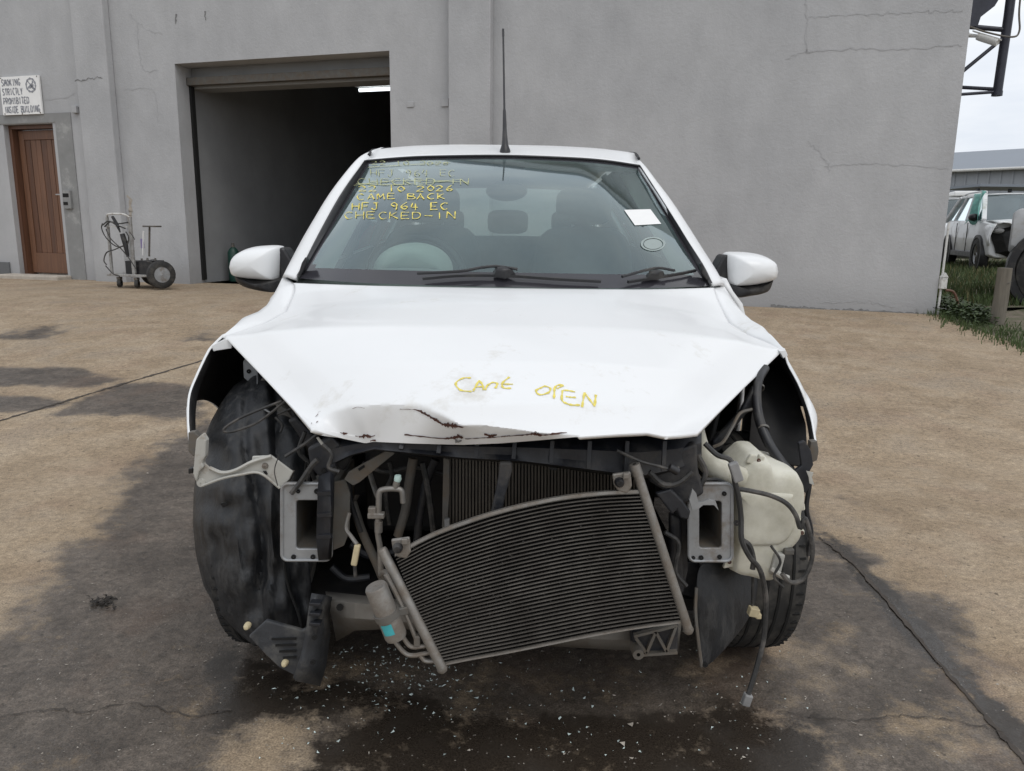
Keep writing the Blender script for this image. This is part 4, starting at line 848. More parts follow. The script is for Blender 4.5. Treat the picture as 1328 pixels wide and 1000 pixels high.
for i, row in enumerate(rows):         # the knock at the front edge: move points back along their sight line
    for j, q in enumerate(row):
        px, py = proj(q); ay = interp(px, arcx, arcy); ey = interp(px, [p[0] for p in Fp], [p[1] for p in Fp])
        if 402 < px < 800 and py > ay-2 and ey-ay > 1:
            a = min(max((py-ay+2)/(max(ey-ay, 6)+2), 0), 1)**1.1; lat = sstep(402, 450, px)*(1-sstep(575, 770, px)); push = (.080*a+.007*math.sin(px*.06+py*.03)*a)*lat+.010*(1-lat)*a*sstep(402, 430, px)
            row[j] = P(px, py, q[1]+push)
        elif 560 < px < 780 and py > 505:
            q2 = q.copy(); q2[2] -= .004*math.exp(-((px-640)/45)**2-((py-540)/16)**2)+.003*math.exp(-((px-720)/30)**2-((py-548)/12)**2); row[j] = q2
rows_bonnet = rows; mb = MB().grid(rows); reg('bonnet', mb)
bonnet = shell('bonnet', mb, M['paint'], M['bay'], .008, (0, -1, 5), label='white bonnet with a dented, cracked front edge')  # black underside is painted shade, the panel itself is white
# bare-metal tears along the dent
def tear(pts, key='bonnet', name='paint_tear', mt='rust', off=.0016, n=26):
    up = []; lo = []
    cs = curve([np.array(p, float) for p in pts], n)
    for q in cs:
        h = max(q[2]*1.1, .3)*random.uniform(.35, 1.25); jx = random.gauss(0, .6); a = hit(key, q[0]+jx, q[1]-h*random.uniform(.3, .8), off); b_ = hit(key, q[0]+jx, q[1]+h*random.uniform(.3, .8), off)
        if a and b_: up.append(a[0]); lo.append(b_[0])
    if len(up) > 2: CAR.part(name, MB().grid([up, lo]), M[mt], bonnet, smooth=0)
tear([(520, 530.5, .4), (540, 531.5, .9), (552, 537, 3.4), (565, 544, 3.2), (574, 549, 2.0)], n=30)
tear([(573, 549.5, 2.2), (583, 551, 5.0), (592, 552, 4.2), (600, 553.5, 1.2)], n=24)
tear([(525, 563.5, 1.6), (545, 565.5, 1.8), (572, 568, 1.2), (586, 567.5, 3.0), (594, 565.5, 5), (601, 567, 2.2)], n=36)
tear([(604, 568.5, .8), (640, 566.5, 1.0), (662, 564.5, 1.4)], n=26); tear([(628, 562.5, 1.6), (636, 564.5, 3), (645, 563, 1.2)], n=14)
tear([(660, 565, 1.2), (685, 562.8, 1.8), (692, 562, 3.2), (705, 563.5, 1.6), (735, 561.5, .8)], n=36)
tear([(460, 565, 1.2), (468, 566, 2.0), (476, 564.5, 5), (480, 566, 2.2), (487, 564.5, 1.2)], n=20); tear([(442, 561, .6), (446, 562, 2.6), (450, 562, 1)], n=8)
tear([(398, 556, 1.2), (402, 553, 3.6), (404, 549, 1)], n=8); tear([(409, 541, .5), (412, 538, .9), (416, 534, .4)], n=8); tear([(410, 549, .7), (413, 547, .9)], n=6)
tear([(457, 530, .4), (464, 528, .5), (474, 529.5, .4)], n=10); tear([(480, 572, 1.2), (484, 570.5, 1.8), (488, 571.5, .6)], n=8)
tear([(590, 570, 3.5), (594, 572, 3.5), (599, 570.5, 2.0)], name='bare_metal', mt='steel', n=10)
# yellow marker writing on the bonnet (two words)
zx = lambda x, y: (580+x*210/1328, 470+y*80/506)
BW = [[(195, 130), (130, 132), (70, 175), (110, 230), (200, 242)], [(215, 240), (225, 215), (262, 150)], [(262, 150), (290, 190), (297, 230)], [(232, 205), (292, 200)],
      [(310, 230), (330, 190)], [(330, 190), (372, 168), (410, 178), (395, 215)], [(510, 122), (455, 170), (460, 210), (525, 215)], [(440, 180), (540, 182)],
      [(780, 205), (728, 235), (760, 268), (830, 250), (845, 215), (800, 198), (760, 215)], [(875, 300), (880, 215)], [(872, 220), (905, 190), (950, 190), (900, 218)],
      [(945, 232), (940, 310), (980, 340), (1030, 352), (1088, 352)], [(950, 230), (1000, 235), (1048, 245)], [(972, 282), (1010, 288), (1055, 290)], [(1105, 370), (1125, 250)], [(1125, 250), (1205, 360)], [(1208, 365), (1218, 268)]]
for wrd in (BW[:8], BW[8:]): CAR.part('marker_writing', stroke_mesh([[zx(*p) for p in s] for s in wrd], lambda x, y: hit('bonnet', x, y, .0012), .0040, 12), M['yellow'], bonnet, smooth=0)

# ---- fenders
def fender(sg, T_, S_, E_):
    eb = [r[0 if sg < 0 else -1] for r, v in zip(rows_bonnet, vs_) if v >= .5]; Tc = [e for e in eb]+[P(*T_[-1])]; Tc[0] = P(*T_[0]); Ty = [e[1] for e in Tc]
    Sy = [t[2] for t in S_]; Sc = [P(*t) for t in S_]; Ec = curve([P(*t) for t in E_], 24)
    ev = lambda Y, ys_, ps: np.array([interp(Y, ys_, [p[k] for p in ps]) for k in range(3)])
    nC, nL = 46, 22; rows = []; cc = np.linspace(0, 1, nC)
    for r in range(4):
        row = []
        for c in cc:
            Y = lerp(0., .66, c); a = ev(Y, Ty, Tc); b_ = ev(Y, Sy, Sc); a = a+np.array((-sg*.004, 0, -.004)); q = lerp(a, b_, r/4); q[2] += .006*math.sin(math.pi*r/4)*min(c*6, 1); row.append(q)
        rows.append(row)
    for r in range(nL):
        b_ = r/(nL-1); e = Ec[int(round(b_*23))]; row = []
        for c in cc:
            Y = lerp(e[1], .66, c); s = ev(max(Y, 0), Sy, Sc); zb = .23
            if abs(Y) < .35: zb = .31+math.sqrt(max(.35**2-Y*Y, 0))*.98
            if Y < 0: zb = max(zb, .56)
            z = lerp(s[2], zb, b_); q = min(max((s[2]-z)/(s[2]-.60), 0), 1); xm = lerp(.838 if sg < 0 else .818, .848, sstep(.15, .62, Y))-.03*max(0, (.45-z)); x = s[0]*sg+(xm-abs(s[0]))*(1-(1-q)**2.4); flare = .006*math.exp(-((z-zb)/.03)**2) if abs(Y) < .4 else 0
            w_ = sstep(0, .30, c); p = np.array((sg*(x+flare), Y, z)); row.append(lerp(e+np.array((0, 0, 0)), p, w_) if w_ < 1 else p)
            row[-1][1] = Y
        rows.append(row)
    return shell('fender', MB().grid(rows), M['paint'], M['bay'], .006, (sg*8, .2, 2), smooth=50)  # inner face coloured black to stand for the unlit underside
TL = [(290, 436, 0), (320, 427, .09), (345, 418.5, .17), (371, 404, .30), (379, 386, .42), (380, 367, .50), (376, 361, .66)]
SL = [(288, 434, 0), (300, 421, .1), (315, 412, .18), (335, 404, .28), (347, 395, .37), (355, 383, .47), (363, 368, .58), (367, 358, .66)]
EL = [(288, 434, 0), (273, 449, -.02), (266, 460, -.04), (252, 490, -.10), (244, 512, -.15), (242, 538, -.20), (243, 560, -.24), (246, 585, -.27)]
TR = [(1016, 454, 0), (995, 444, .09), (972, 435, .17), (946, 419, .30), (934, 398, .42), (926, 373, .50), (930, 369, .66)]
SR = [(1018, 452, 0), (1003, 433, .1), (990, 424, .18), (974, 415, .28), (962, 404, .37), (952, 392, .47), (944, 379, .58), (938, 369, .66)]
ER = [(1018, 452, 0), (1024, 472, -.03), (1035, 492, -.07), (1045, 515, -.12), (1054, 542, -.17), (1058, 565, -.21), (1060, 580, -.25), (1060, 596, -.28)]
fl = fender(-1, TL, SL, EL); frr = fender(1, TR, SR, ER)
def plate(name, pts, Y, thick, mt, parent=None, bevel=.0015, Ys=None, **kw):   # cut-out sheet given by its outline
    poly = [P(p[0], p[1], p[2] if len(p) > 2 else Y) for p in pts]; return CAR.part(name, MB().prism(poly, (0, thick, 0)), mt, parent, smooth=0, bevel=bevel, **kw)
plate('fender_tab', [(273, 449), (292, 439), (302, 444), (300, 452), (280, 455), (277, 456)], -.02, .02, M['paint'], fl)
plate('fender_tab', [(1011, 455), (1019, 454), (1022, 461), (1016, 465)], -.03, .02, M['paint'], frr)
plate('fender_clip', [(244, 561), (252, 560), (258, 566), (258, 588), (250, 592), (244, 585)], -.27, .02, M['dsteel'], fl)
plate('fender_clip', [(1052, 573), (1060, 572), (1062, 585), (1060, 597), (1053, 600), (1050, 585)], -.28, .02, M['dsteel'], frr)

# ---- windscreen, black border, pillars, roof
WB = [(388, 361, .50), (455, 366, .36), (520, 369, .28), (655, 372.5, .205), (790, 374, .28), (852, 373.5, .36), (921, 371, .50)]
WT = [(475.5, 210.5, 1.13), (525, 206.5, 1.06), (570, 204.8, 1.02), (655, 204.0, .99), (740, 207, 1.02), (785, 210.5, 1.06), (829, 217, 1.13)]
nU, nV = 61, 41
b_ = curve([P(*p) for p in WB], nU); t_ = curve([P(*p) for p in WT], nU)
WSR = [[lerp(b_[i], t_[i], v)+np.array((0, -.030*math.sin(math.pi*v), .030*math.sin(math.pi*v)))*(1-abs(2*i/(nU-1)-1)**4) for i in range(nU)] for v in np.linspace(0, 1, nV)]
mbw = MB().grid(WSR); reg('glass', mbw)
mg, mf = MB(), MB(); mg.v = list(mbw.v); mf.v = list(mbw.v)
for f in mbw.f:
    i, j = divmod(f[0], nU); u = j/(nU-2)
    (mf if (i < 3 or i >= nV-2 or u < .016 or u > .984 or (i < 4 and (u < .03 or u > .97))) else mg).f.append(f)
def prune(mb):
    used = sorted({i for f in mb.f for i in f}); mp_ = {k: n for n, k in enumerate(used)}; mb.v = [mb.v[k] for k in used]; mb.f = [tuple(mp_[i] for i in f) for f in mb.f]; return mb
ws = CAR.part('windscreen', prune(mg), M['wscreen'], smooth=80); CAR.part('black_border', prune(mf), M['frit'], ws, smooth=80)
def pillar(sg, O_, I_):
    o = curve([P(*p) for p in O_], 40); i_ = curve([P(*p) for p in I_], 40); rows = []
    for k in range(9):
        t = k/8; rows.append([lerp(a, b__, t)+np.array((sg*.010, -.012, .012))*math.sin(math.pi*t) for a, b__ in zip(o, i_)])
    rows.insert(0, [p+np.array((-sg*.01, .05, -.005)) for p in o])
    return shell('windscreen_pillar', MB().grid(rows), M['paint'], M['seal'], .012, (sg*4, -3, 3), smooth=70)
OL = [(366, 362, .66), (375, 343, .74), (390, 315, .82), (403, 293, .89), (425, 257, 1.0), (448, 227, 1.1), (468, 206, 1.2), (485, 197.5, 1.3), (497, 194.5, 1.38)]
IL = [(384, 361, .53), (393, 345, .585), (409, 313, .68), (425, 283, .78), (441, 255, .89), (458, 230, 1.0), (472, 212, 1.10), (486, 203, 1.25), (499, 196.5, 1.38)]
OR = [(940, 374, .66), (929, 356, .74), (914, 332, .82), (897.5, 306, .89), (872, 267, 1.0), (850, 239, 1.1), (835, 220, 1.2), (822, 206.5, 1.3), (810, 201, 1.38)]
IR = [(924, 370, .53), (913, 347, .585), (892, 314, .68), (876, 288, .78), (858, 260, .89), (843, 238, 1.0), (830, 219, 1.10), (818, 209, 1.25), (807, 202.5, 1.38)]
pillar(-1, OL, IL); pillar(1, OR, IR)
for sg, I_, Wx in ((-1, IL, 0), (1, IR, -1)):   # rubber between pillar and glass
    i_ = curve([P(*p) for p in I_[:7]], 30); gl = [r[Wx] for r in WSR]; gl = [gl[int(round(k*(nV-1)/29))] for k in range(30)]
    rows = [[a+np.array((0, -.004, .004)) for a in i_], [lerp(a, c, .5)+np.array((0, -.012, .010)) for a, c in zip(i_, gl)], [c+np.array((-sg*.004, -.006, .006)) for c in gl], [c+np.array((-sg*.005, .004, -.004)) for c in gl]]
    CAR.part('screen_seal', MB().grid(rows), M['seal'], smooth=60)
for sg, px, py in ((-1, [(386, 357), (391, 341), (396, 333), (399, 337), (393, 352), (389, 359)], 0), (1, [(921, 362), (915, 350), (911, 340), (908, 342), (911, 356), (917, 364)], 0)):
    plate('cowl_corner', [(x, y, .50) for x, y in px], .5, .03, M['black'], bevel=.004)
# roof skin
RY = [1.0, 1.12, 1.3, 1.55, 1.8, 2.1, 2.5, 2.85, 3.1]; RZ = [1.372, 1.405, 1.443, 1.476, 1.487, 1.484, 1.462, 1.425, 1.385]
XC = -.018
SX = [.530, .532, .540, .550, .558, .560, .552, .53, .505]; SZ = [1.352, 1.376, 1.425, 1.452, 1.460, 1.458, 1.436, 1.40, 1.355]
fr_ = [p+np.array((0, .004, .004)) for p in curve([P(*p) for p in WT], 31)]
rows = []
for k, Y in enumerate(np.linspace(1.0, 3.1, 44)):
    row = []
    for j, u in enumerate(np.linspace(-1, 1, 31)):
        Yj = Y+.12*u*u*(1-k/43)
        q = np.array((XC+u*interp(Yj, RY, SX), Yj, lerp(interp(Yj, RY, RZ), interp(Yj, RY, SZ), abs(u)**3.2)))
        w_ = max(0, 1-(Y-1.0)/.35)**2; row.append(lerp(q, fr_[j]+np.array((0, Y-1.0, (Y-1)*.30)), w_))
    rows.append(row)
mb = MB().grid(rows); reg('roof', mb); roof = shell('roof', mb, M['paint'], M['liner2'], .02, (0, 1.5, 9), smooth=60)
for sg in (-1, 1):
    pts = [np.array((XC+sg*(interp(Y, RY, SX)+.004), Y, interp(Y, RY, SZ)-.003)) for Y in np.linspace(1.20, 3.05, 30)]
    CAR.part('roof_moulding', MB().tube(pts, .006, 6), M['seal'], smooth=60)
CAR.part('header_seal', MB().tube([p+np.array((0, -.004, .001)) for p in fr_], .005, 6), M['seal'])
# ---- sides, glass, doors, tail (seen only from beside the car)
def bx_(z): return interp(z, [.22, .35, .55, .66, .80, .92, 1.0], [.800, .835, .846, .848, .838, .80, .755])
def belt(Y): return interp(Y, [.66, 1.5, 2.4, 3.1], [.955, .985, 1.02, 1.05])
def tail(Y): return 1-.20*max(0, (Y-2.6)/.75)**2
def sidepanel(name, sg, Y0, Y1, low=.23, arch=None, parent=None):
    rows = []
    for Y in np.linspace(Y0, Y1, 26):
        zb = low
        if arch is not None and abs(Y-arch) < .35: zb = max(low, .34+math.sqrt(.35**2-(Y-arch)**2))
        rows.append([np.array((sg*bx_(z*(1.0/belt(Y)) if z > .9 else z)*tail(Y), Y, z)) for z in np.linspace(belt(Y), zb, 18)])
    return shell(name, MB().grid(rows), M['paint'], M['bay'], .02, (sg*9, (Y0+Y1)/2, .9), parent, smooth=40)
for sg in (-1, 1):
    fd = sidepanel('front_door', sg, .668, 1.62); rd = sidepanel('rear_door', sg, 1.627, 2.38, arch=2.62); sidepanel('quarter_panel', sg, 2.387, 3.28, .30, arch=2.49)
    for dd, Y in ((fd, 1.45), (rd, 2.22)): CAR.part('handle', MB().tube(curve([(sg*.836, Y-.09, .86), (sg*.865, Y-.06, .865), (sg*.865, Y+.06, .868), (sg*.836, Y+.09, .866)], 12), .012, 8), M['paint'], dd)
    CAR.part('sill', MB().box((sg*.785, 1.4, .22), (.09, 1.5, .10)), M['paint'], smooth=0, bevel=.02)
    def sgp(Y, t): # side glass
        tp = np.array((XC+sg*(interp(Y, [.7, .89, 1.1, 1.3, 1.5]+RY[4:], [.67, .635, .565, .525, .535]+[x-.006 for x in SX[4:]])), Y, interp(Y, [.7, .9, 1.1, 1.3, 1.55, 1.8, 2.1, 2.5, 2.85, 3.1], [.965, 1.14, 1.30, 1.385, 1.42, 1.428, 1.426, 1.405, 1.37, 1.32])))
        bt = np.array((sg*(.748*tail(Y)), Y, belt(Y)-.01)); return lerp(bt, tp, t)+np.array((sg*.012*math.sin(math.pi*t), 0, 0))
    for Y0, Y1 in ((.72, 1.58), (1.66, 2.34), (2.42, 2.80)):
        CAR.part('side_window', MB().grid([[sgp(Y, t) for t in np.linspace(0, .97, 9)] for Y in np.linspace(Y0, Y1, 20)]), M['sglass'], smooth=70)
    for Y0, Y1, mt in ((1.58, 1.66, 'black'), (2.34, 2.42, 'black'), (2.80, 3.14, 'paint')):
        CAR.part('door_pillar', MB().grid([[sgp(Y, t) for t in np.linspace(0, 1, 9)] for Y in np.linspace(Y0, Y1, 6)]), M[mt], smooth=70, solid=.02)
    CAR.part('tail_lamp', MB().dome([np.array((sg*(.66+.09*math.cos(t)), 3.24, .95+.14*math.sin(t))) for t in np.linspace(0, 2*math.pi, 17)[:-1]], (sg*.04, .06, 0), (0, -.1, 0)), M['red'])
rows = []
for z, Y, hw in ((.28, 3.30, .60), (.40, 3.38, .66), (.60, 3.40, .68), (.72, 3.36, .68), (.90, 3.32, .66), (1.03, 3.28, .62)):
    rows.append([np.array((u*hw, Y-.10*abs(u)**3, z)) for u in np.linspace(-1, 1, 21)])
shell('tailgate', MB().grid(rows), M['paint'], M['bay'], .02, (0, 9, .8), smooth=50)
CAR.part('rear_window', MB().grid([[np.array((u*lerp(.62, .50, t), lerp(3.27, 3.10, t)-.08*abs(u)**3, lerp(1.03, 1.385-.03*u*u, t))) for u in np.linspace(-1, 1, 15)] for t in np.linspace(0, 1, 9)]), M['sglass'], smooth=70)
# ---- mirrors
def mirror(sg, shellpts, lowpts, arm, Y=.80):
    mr = CAR.part('door_mirror', MB().dome([P(*p, Y) for p in curve2(shellpts)], (0, -.11, 0), (0, .05, 0), 8, 2.4), M['paint'], smooth=60)
    CAR.part('mirror_base', MB().dome([P(*p, Y-.004) for p in curve2(lowpts)], (0, -.075, -.004), (0, .06, 0), 6, 2.4), M['black'], mr, smooth=60)
    CAR.part('mirror_arm', MB().prism([P(*p, Y-.01) for p in arm], (0, .10, 0)), M['black'], mr, smooth=0, bevel=.012)
    CAR.part('mirror_glass', MB().dome([P(*p, Y+.058) for p in curve2(shellpts)], (0, .004, 0), None, 3), M['alloy'], mr)
def curve2(pts, n=44):
    q = [np.array((*p, 0.)) for p in pts]; c = curve(q+[q[0]], n+1)[:-1]; return [(p[0], p[1]) for p in c]
mirror(-1, [(301, 346), (304, 335), (313, 326), (328, 320.5), (345, 318.5), (359, 319), (364, 323), (364, 345), (362, 361), (358, 364), (340, 363), (318, 361), (305, 357)], [(304, 354), (335, 361), (362, 360), (371, 362), (366, 377), (355, 378.5), (335, 375), (318, 370), (307, 362)], [(361, 321), (368, 321), (381, 342), (378, 368), (362, 376)])
mirror(1, [(1006, 352), (1003, 340), (992, 332.5), (975, 328), (955, 327), (945, 328), (942, 333), (942, 350), (944, 368), (948, 371.5), (965, 371), (985, 368), (1002, 362)], [(1003, 360), (985, 366), (950, 369), (940, 366), (938, 381), (950, 385.5), (968, 383), (985, 380), (997, 374)], [(945, 330), (939, 331), (927, 352), (930, 374), (945, 384)])
# ---- wipers, aerial, screen markings
def wiper(arm, blade):
    pa = [hit('glass', x, y, o) for x, y, o in arm]; pb = [hit('glass', x, y, o) for x, y, o in blade]; pa = [p[0] for p in pa if p]; pb = [p[0] for p in pb if p]
    ob = CAR.part('wiper', MB().tube(curve(pa, 24), .0042, 8), M['black'])
    CAR.part('blade', ribbon(MB(), curve(pb, 24), [np.array((0, -.35, .9))]*24, .007), M['black'], ob, smooth=0, solid=.008, soff=0)
    return ob
w1 = wiper([(545, 364.5, .03), (600, 362, .03), (625, 357.5, .03), (645, 356, .03), (670, 359, .028)], [(550, 366, .014), (600, 362, .014), (660, 362.5, .014), (720, 366.5, .014), (777, 369.5, .014)])
w2 = wiper([(802, 368.5, .03), (830, 361, .034), (848, 358, .034), (868, 360, .03)], [(812, 370, .014), (850, 364, .014), (880, 359, .014), (899, 355, .014)])
for wob, c in ((w1, [(640, 356), (655, 355), (669, 361), (655, 366), (640, 363)]), (w2, [(835, 361), (850, 358), (860, 361), (850, 367), (836, 367)])):
    q = [hit('glass', x, y, .012) for x, y in c]; CAR.part('pivot_cover', MB().dome([p[0] for p in q if p], (0, -.016, .02), None, 4), M['black'], wob)
ab = hit('roof', 655, 198, 0)[0]; tip = P(652.5, 38, ab[1]+.34)
aer = CAR.part('aerial_mast', MB().tube([lerp(ab, tip, t) for t in (.02, .20, .32, .34, .93, .94, 1)], [.009, .008, .006, .0042, .0038, .0048, .0048], 8), M['black'])
CAR.part('aerial_base', MB().tube([ab+np.array((0, .01, -.005)), ab+np.array((0, .012, .01)), lerp(ab, tip, .06), lerp(ab, tip, .12), lerp(ab, tip, .18)], [.021, .020, .013, .010, .008], 16), M['black'], aer)
gf = lambda x, y: hit('glass', x, y, .0022)
def wtext(txt, x0, x1, y0, y1, slope, wd, mt, jit=.32): random.seed(len(txt)+int(y0)); CAR.part('marker_writing', stroke_mesh(text_strokes(txt, x0, x1, y0, y1, slope, .30, jit), gf, wd, 8), M[mt], ws, smooth=0)
wtext('22 10 2026', 482, 582, 209.5, 214.5, 0, .0027, 'yellowp'); wtext('HFJ 964 EC', 480, 590, 221, 229, 0, .0024, 'yellowp')
wtext('CHECKED-IN', 464, 608, 232, 240, 0, .0030, 'yellowp'); wtext('22 10 2026', 466, 587, 241.5, 248.5, 0, .0038, 'yellow'); wtext('CAME BACK', 464, 576, 252, 259, 0, .0038, 'yellow')
wtext('HFJ 964 EC', 457, 580, 263.5, 272.5, 0, .0042, 'yellow'); wtext('CHECKED-IN', 447, 590, 275.5, 284, 0, .0030, 'yellow')
CAR.part('marker_strike', stroke_mesh([[(478, 217.5), (520, 215), (560, 212.5), (584, 211.5)], [(459, 241), (500, 236), (550, 234.5), (608, 237)], [(462, 238.5), (520, 240), (600, 233)]], gf, .0035, 16), M['yellowp'], ws, smooth=0)
CAR.part('windscreen_sticker', MB().grid([[hit('glass', lerp(lerp(809, 843, u), lerp(823, 857, u), v), lerp(lerp(273, 272, u), lerp(293, 291, u), v), .0025)[0] for u in np.linspace(0, 1, 6)] for v in np.linspace(0, 1, 6)]), M['paper'], ws, label='blank white paper sticker', smooth=60)
cd = [[hit('glass', 846.5+r*16*math.cos(t), 317+r*9*math.sin(t), .002)[0] for t in np.linspace(0, 2*math.pi, 29)] for r in (1, .82)]
CAR.part('licence_disc', MB().grid(cd), M['disc'], ws, smooth=60); CAR.part('disc_paper', MB().grid([[hit('glass', 846.5+r*16*math.cos(t), 317+r*9*math.sin(t), .0017)[0] for t in np.linspace(0, 2*math.pi, 29)] for r in (.74, .4, .02)]), M['disc'], ws, smooth=60)
# ---- cabin
rows = [[np.array((u*.70, lerp(.30, .98, v)+.20*u*u*(1-v), lerp(.915, .93, v)+.035*math.sin(math.pi*v)+(.03 if u < 0 else 0)*math.exp(-((u+.5)/.25)**2)*v-.28*max(0, v-.85)/.15)) for u in np.linspace(-1, 1, 31)] for v in np.linspace(0, 1, 20)]
CAR.part('dashboard', MB().grid(rows), M['dash'], smooth=50)
cs_ = P(541, 364, 1.08); axx = nrm((0, -.92, .40)); x_ = np.array((1., 0, 0)); y_ = np.cross(axx, x_)
sw_ = CAR.part('steering_wheel', MB().tube([cs_+.185*(x_*math.cos(t)+y_*math.sin(t)) for t in np.linspace(0, 2*math.pi, 41)], .016, 8, False), M['black'])
CAR.part('wheel_hub', MB().dome([cs_+.085*(x_*math.cos(t)+y_*math.sin(t)) for t in np.linspace(0, 2*math.pi, 21)[:-1]], -axx*.03, axx*.02).bar(cs_, cs_+x_*.18, .03, .02).bar(cs_, cs_-x_*.18, .03, .02).bar(cs_, cs_+y_*.18*(-1 if y_[2] > 0 else 1), .04, .02), M['black'], sw_)
CAR.part('instrument_cowl', MB().dome([P(535+51*math.cos(t), 354-39*math.sin(t)**.9 if math.sin(t) > 1e-6 else 356, .86) for t in np.linspace(0, math.pi, 21)], (0, -.10, 0), (0, .08, 0), 6), M['trim'], smooth=60)
for Wx, sg in ((0, -1), (-1, 1)):
    gl = [r[Wx] for r in WSR]; rows_t = [[c+np.array((-sg*(.012+.010*k), .03+.02*k, -.012)) for c in gl[2:-1]] for k in range(6)]
    CAR.part('pillar_trim', MB().grid(rows_t), M['trim'], smooth=70)
def cushion(pts, ex, dp): return MB().dome(pts, dp, ex, 6, 3)
def rrect(cx, cz, hw, hh, Y, tilt=0., n=24, p=4):
    o = []
    for t in np.linspace(0, 2*math.pi, n+1)[:-1]:
        c, s = math.cos(t), math.sin(t); x = hw*math.copysign(abs(c)**(2/p), c); z = hh*math.copysign(abs(s)**(2/p), s); o.append(np.array((cx+x, Y+tilt*(z+hh), cz+z)))
    return o
for sx in (-.36, .36):
    st_ = CAR.part('front_seat', cushion(rrect(sx, .83, .235, .30, 1.55, .30), (0, .10, 0), (0, -.05, 0)), M['fabric'], smooth=60)
    CAR.part('seat_cushion', MB().box((sx, 1.33, .50), (.48, .50, .14)), M['fabric'], st_, smooth=0, bevel=.04)
    CAR.part('headrest', cushion(rrect(sx, 1.22, .13, .085, 1.72, .15), (0, .06, 0), (0, -.04, 0)), M['fabric'], st_, smooth=60)
    CAR.part('headrest_post', MB().tube([(sx-.05, 1.74, 1.08), (sx-.05, 1.76, 1.2)], .006, 6).tube([(sx+.05, 1.74, 1.08), (sx+.05, 1.76, 1.2)], .006, 6), M['alloy'], st_)
rs_ = CAR.part('rear_seat', cushion(rrect(0, .80, .62, .27, 2.52, .25), (0, .10, 0), (0, -.05, 0)), M['fabric'], smooth=60)
for sx in (-.38, 0, .38): CAR.part('headrest', cushion(rrect(sx, 1.15, .12, .07, 2.66, .1), (0, .05, 0), (0, -.03, 0)), M['fabric'], rs_, smooth=60)
CAR.part('cabin_floor', MB().box((0, 1.8, .30), (1.5, 2.6, .05)), M['bay'], smooth=0)
CAR.part('rear_view_mirror', MB().dome([P(657+27*math.cos(t), 248+13*math.sin(t), 1.12) for t in np.linspace(0, 2*math.pi, 25)[:-1]], (0, -.03, 0), (0, .015, 0)).tube([P(657, 240, 1.11), P(656, 222, 1.04)], .012, 8), M['black'], smooth=60)
CAR.part('sun_visor', MB().box((-.28, 1.20, 1.375), (.44, .17, .018), ((1, 0, 0), (0, .93, .36), (0, -.36, .93))), M['liner2'], smooth=0, bevel=.006)
CAR.part('sun_visor', MB().box((.28, 1.20, 1.375), (.44, .17, .018), ((1, 0, 0), (0, .93, .36), (0, -.36, .93))), M['liner2'], smooth=0, bevel=.006)

# ---- engine bay surroundings
CAR.part('firewall', MB().box((0, .44, .56), (1.20, .04, .62)), M['bay'], smooth=0)
CAR.part('scuttle', MB().grid([[np.array((u*.56, .25+.20*u*u+.10*v, .90-.10*v)) for u in np.linspace(-1, 1, 15)] for v in (0, 1)]), M['black'], solid=.01)
CAR.part('engine_block', MB().box((-.05, .08, .56), (.62, .40, .44)).box((.05, -.06, .74), (.44, .26, .10)).box((.30, .06, .50), (.18, .34, .30)), M['bay'], smooth=0, bevel=.02)
CAR.part('engine_undertray', MB().box((0, .10, .24), (.95, .8, .03)), M['bay'], smooth=0)
for sg in (-1, 1):
    CAR.part('inner_wing', MB().grid([[np.array((sg*lerp(.47, .54, v), lerp(-.18, .45, u), lerp(.36, .80, v))) for u in np.linspace(0, 1, 14)] for v in np.linspace(0, 1, 8)]), M['bay'], smooth=50, solid=.01)
    wv = wheel(CAR, (.648 if sg > 0 else -.622, 0, .292), .290, .185); wheel(CAR, (sg*.70, 2.49, .292+zg(2.49)), .290, .185)
# tread grooves on the bare front tyre
for sg in (-1, 1):
    for off in (-.045, -.015, .015, .045):
        CAR.part('tread_groove', MB().lathe([(.2895, -.004), (.2918, -.003), (.2918, .003), (.2895, .004)], ((.648 if sg > 0 else -.622)+off, 0, .292), (1, 0, 0), 48), M['darkhole'])
    mbt = MB()
    for k in range(60):
        a = 2*math.pi*k/60; d = np.array((0, math.cos(a), math.sin(a))); tn = np.array((0, -math.sin(a), math.cos(a)))
        for o_ in (-.064, .064): mbt.box(np.array(((.648 if sg > 0 else -.622)+o_, 0, .292))+d*.2856, (.020, .005, .006), (nrm((1, 0, 0)), tn, d))
    CAR.part('tread_groove', mbt, M['darkhole'], smooth=0, stuff=True)
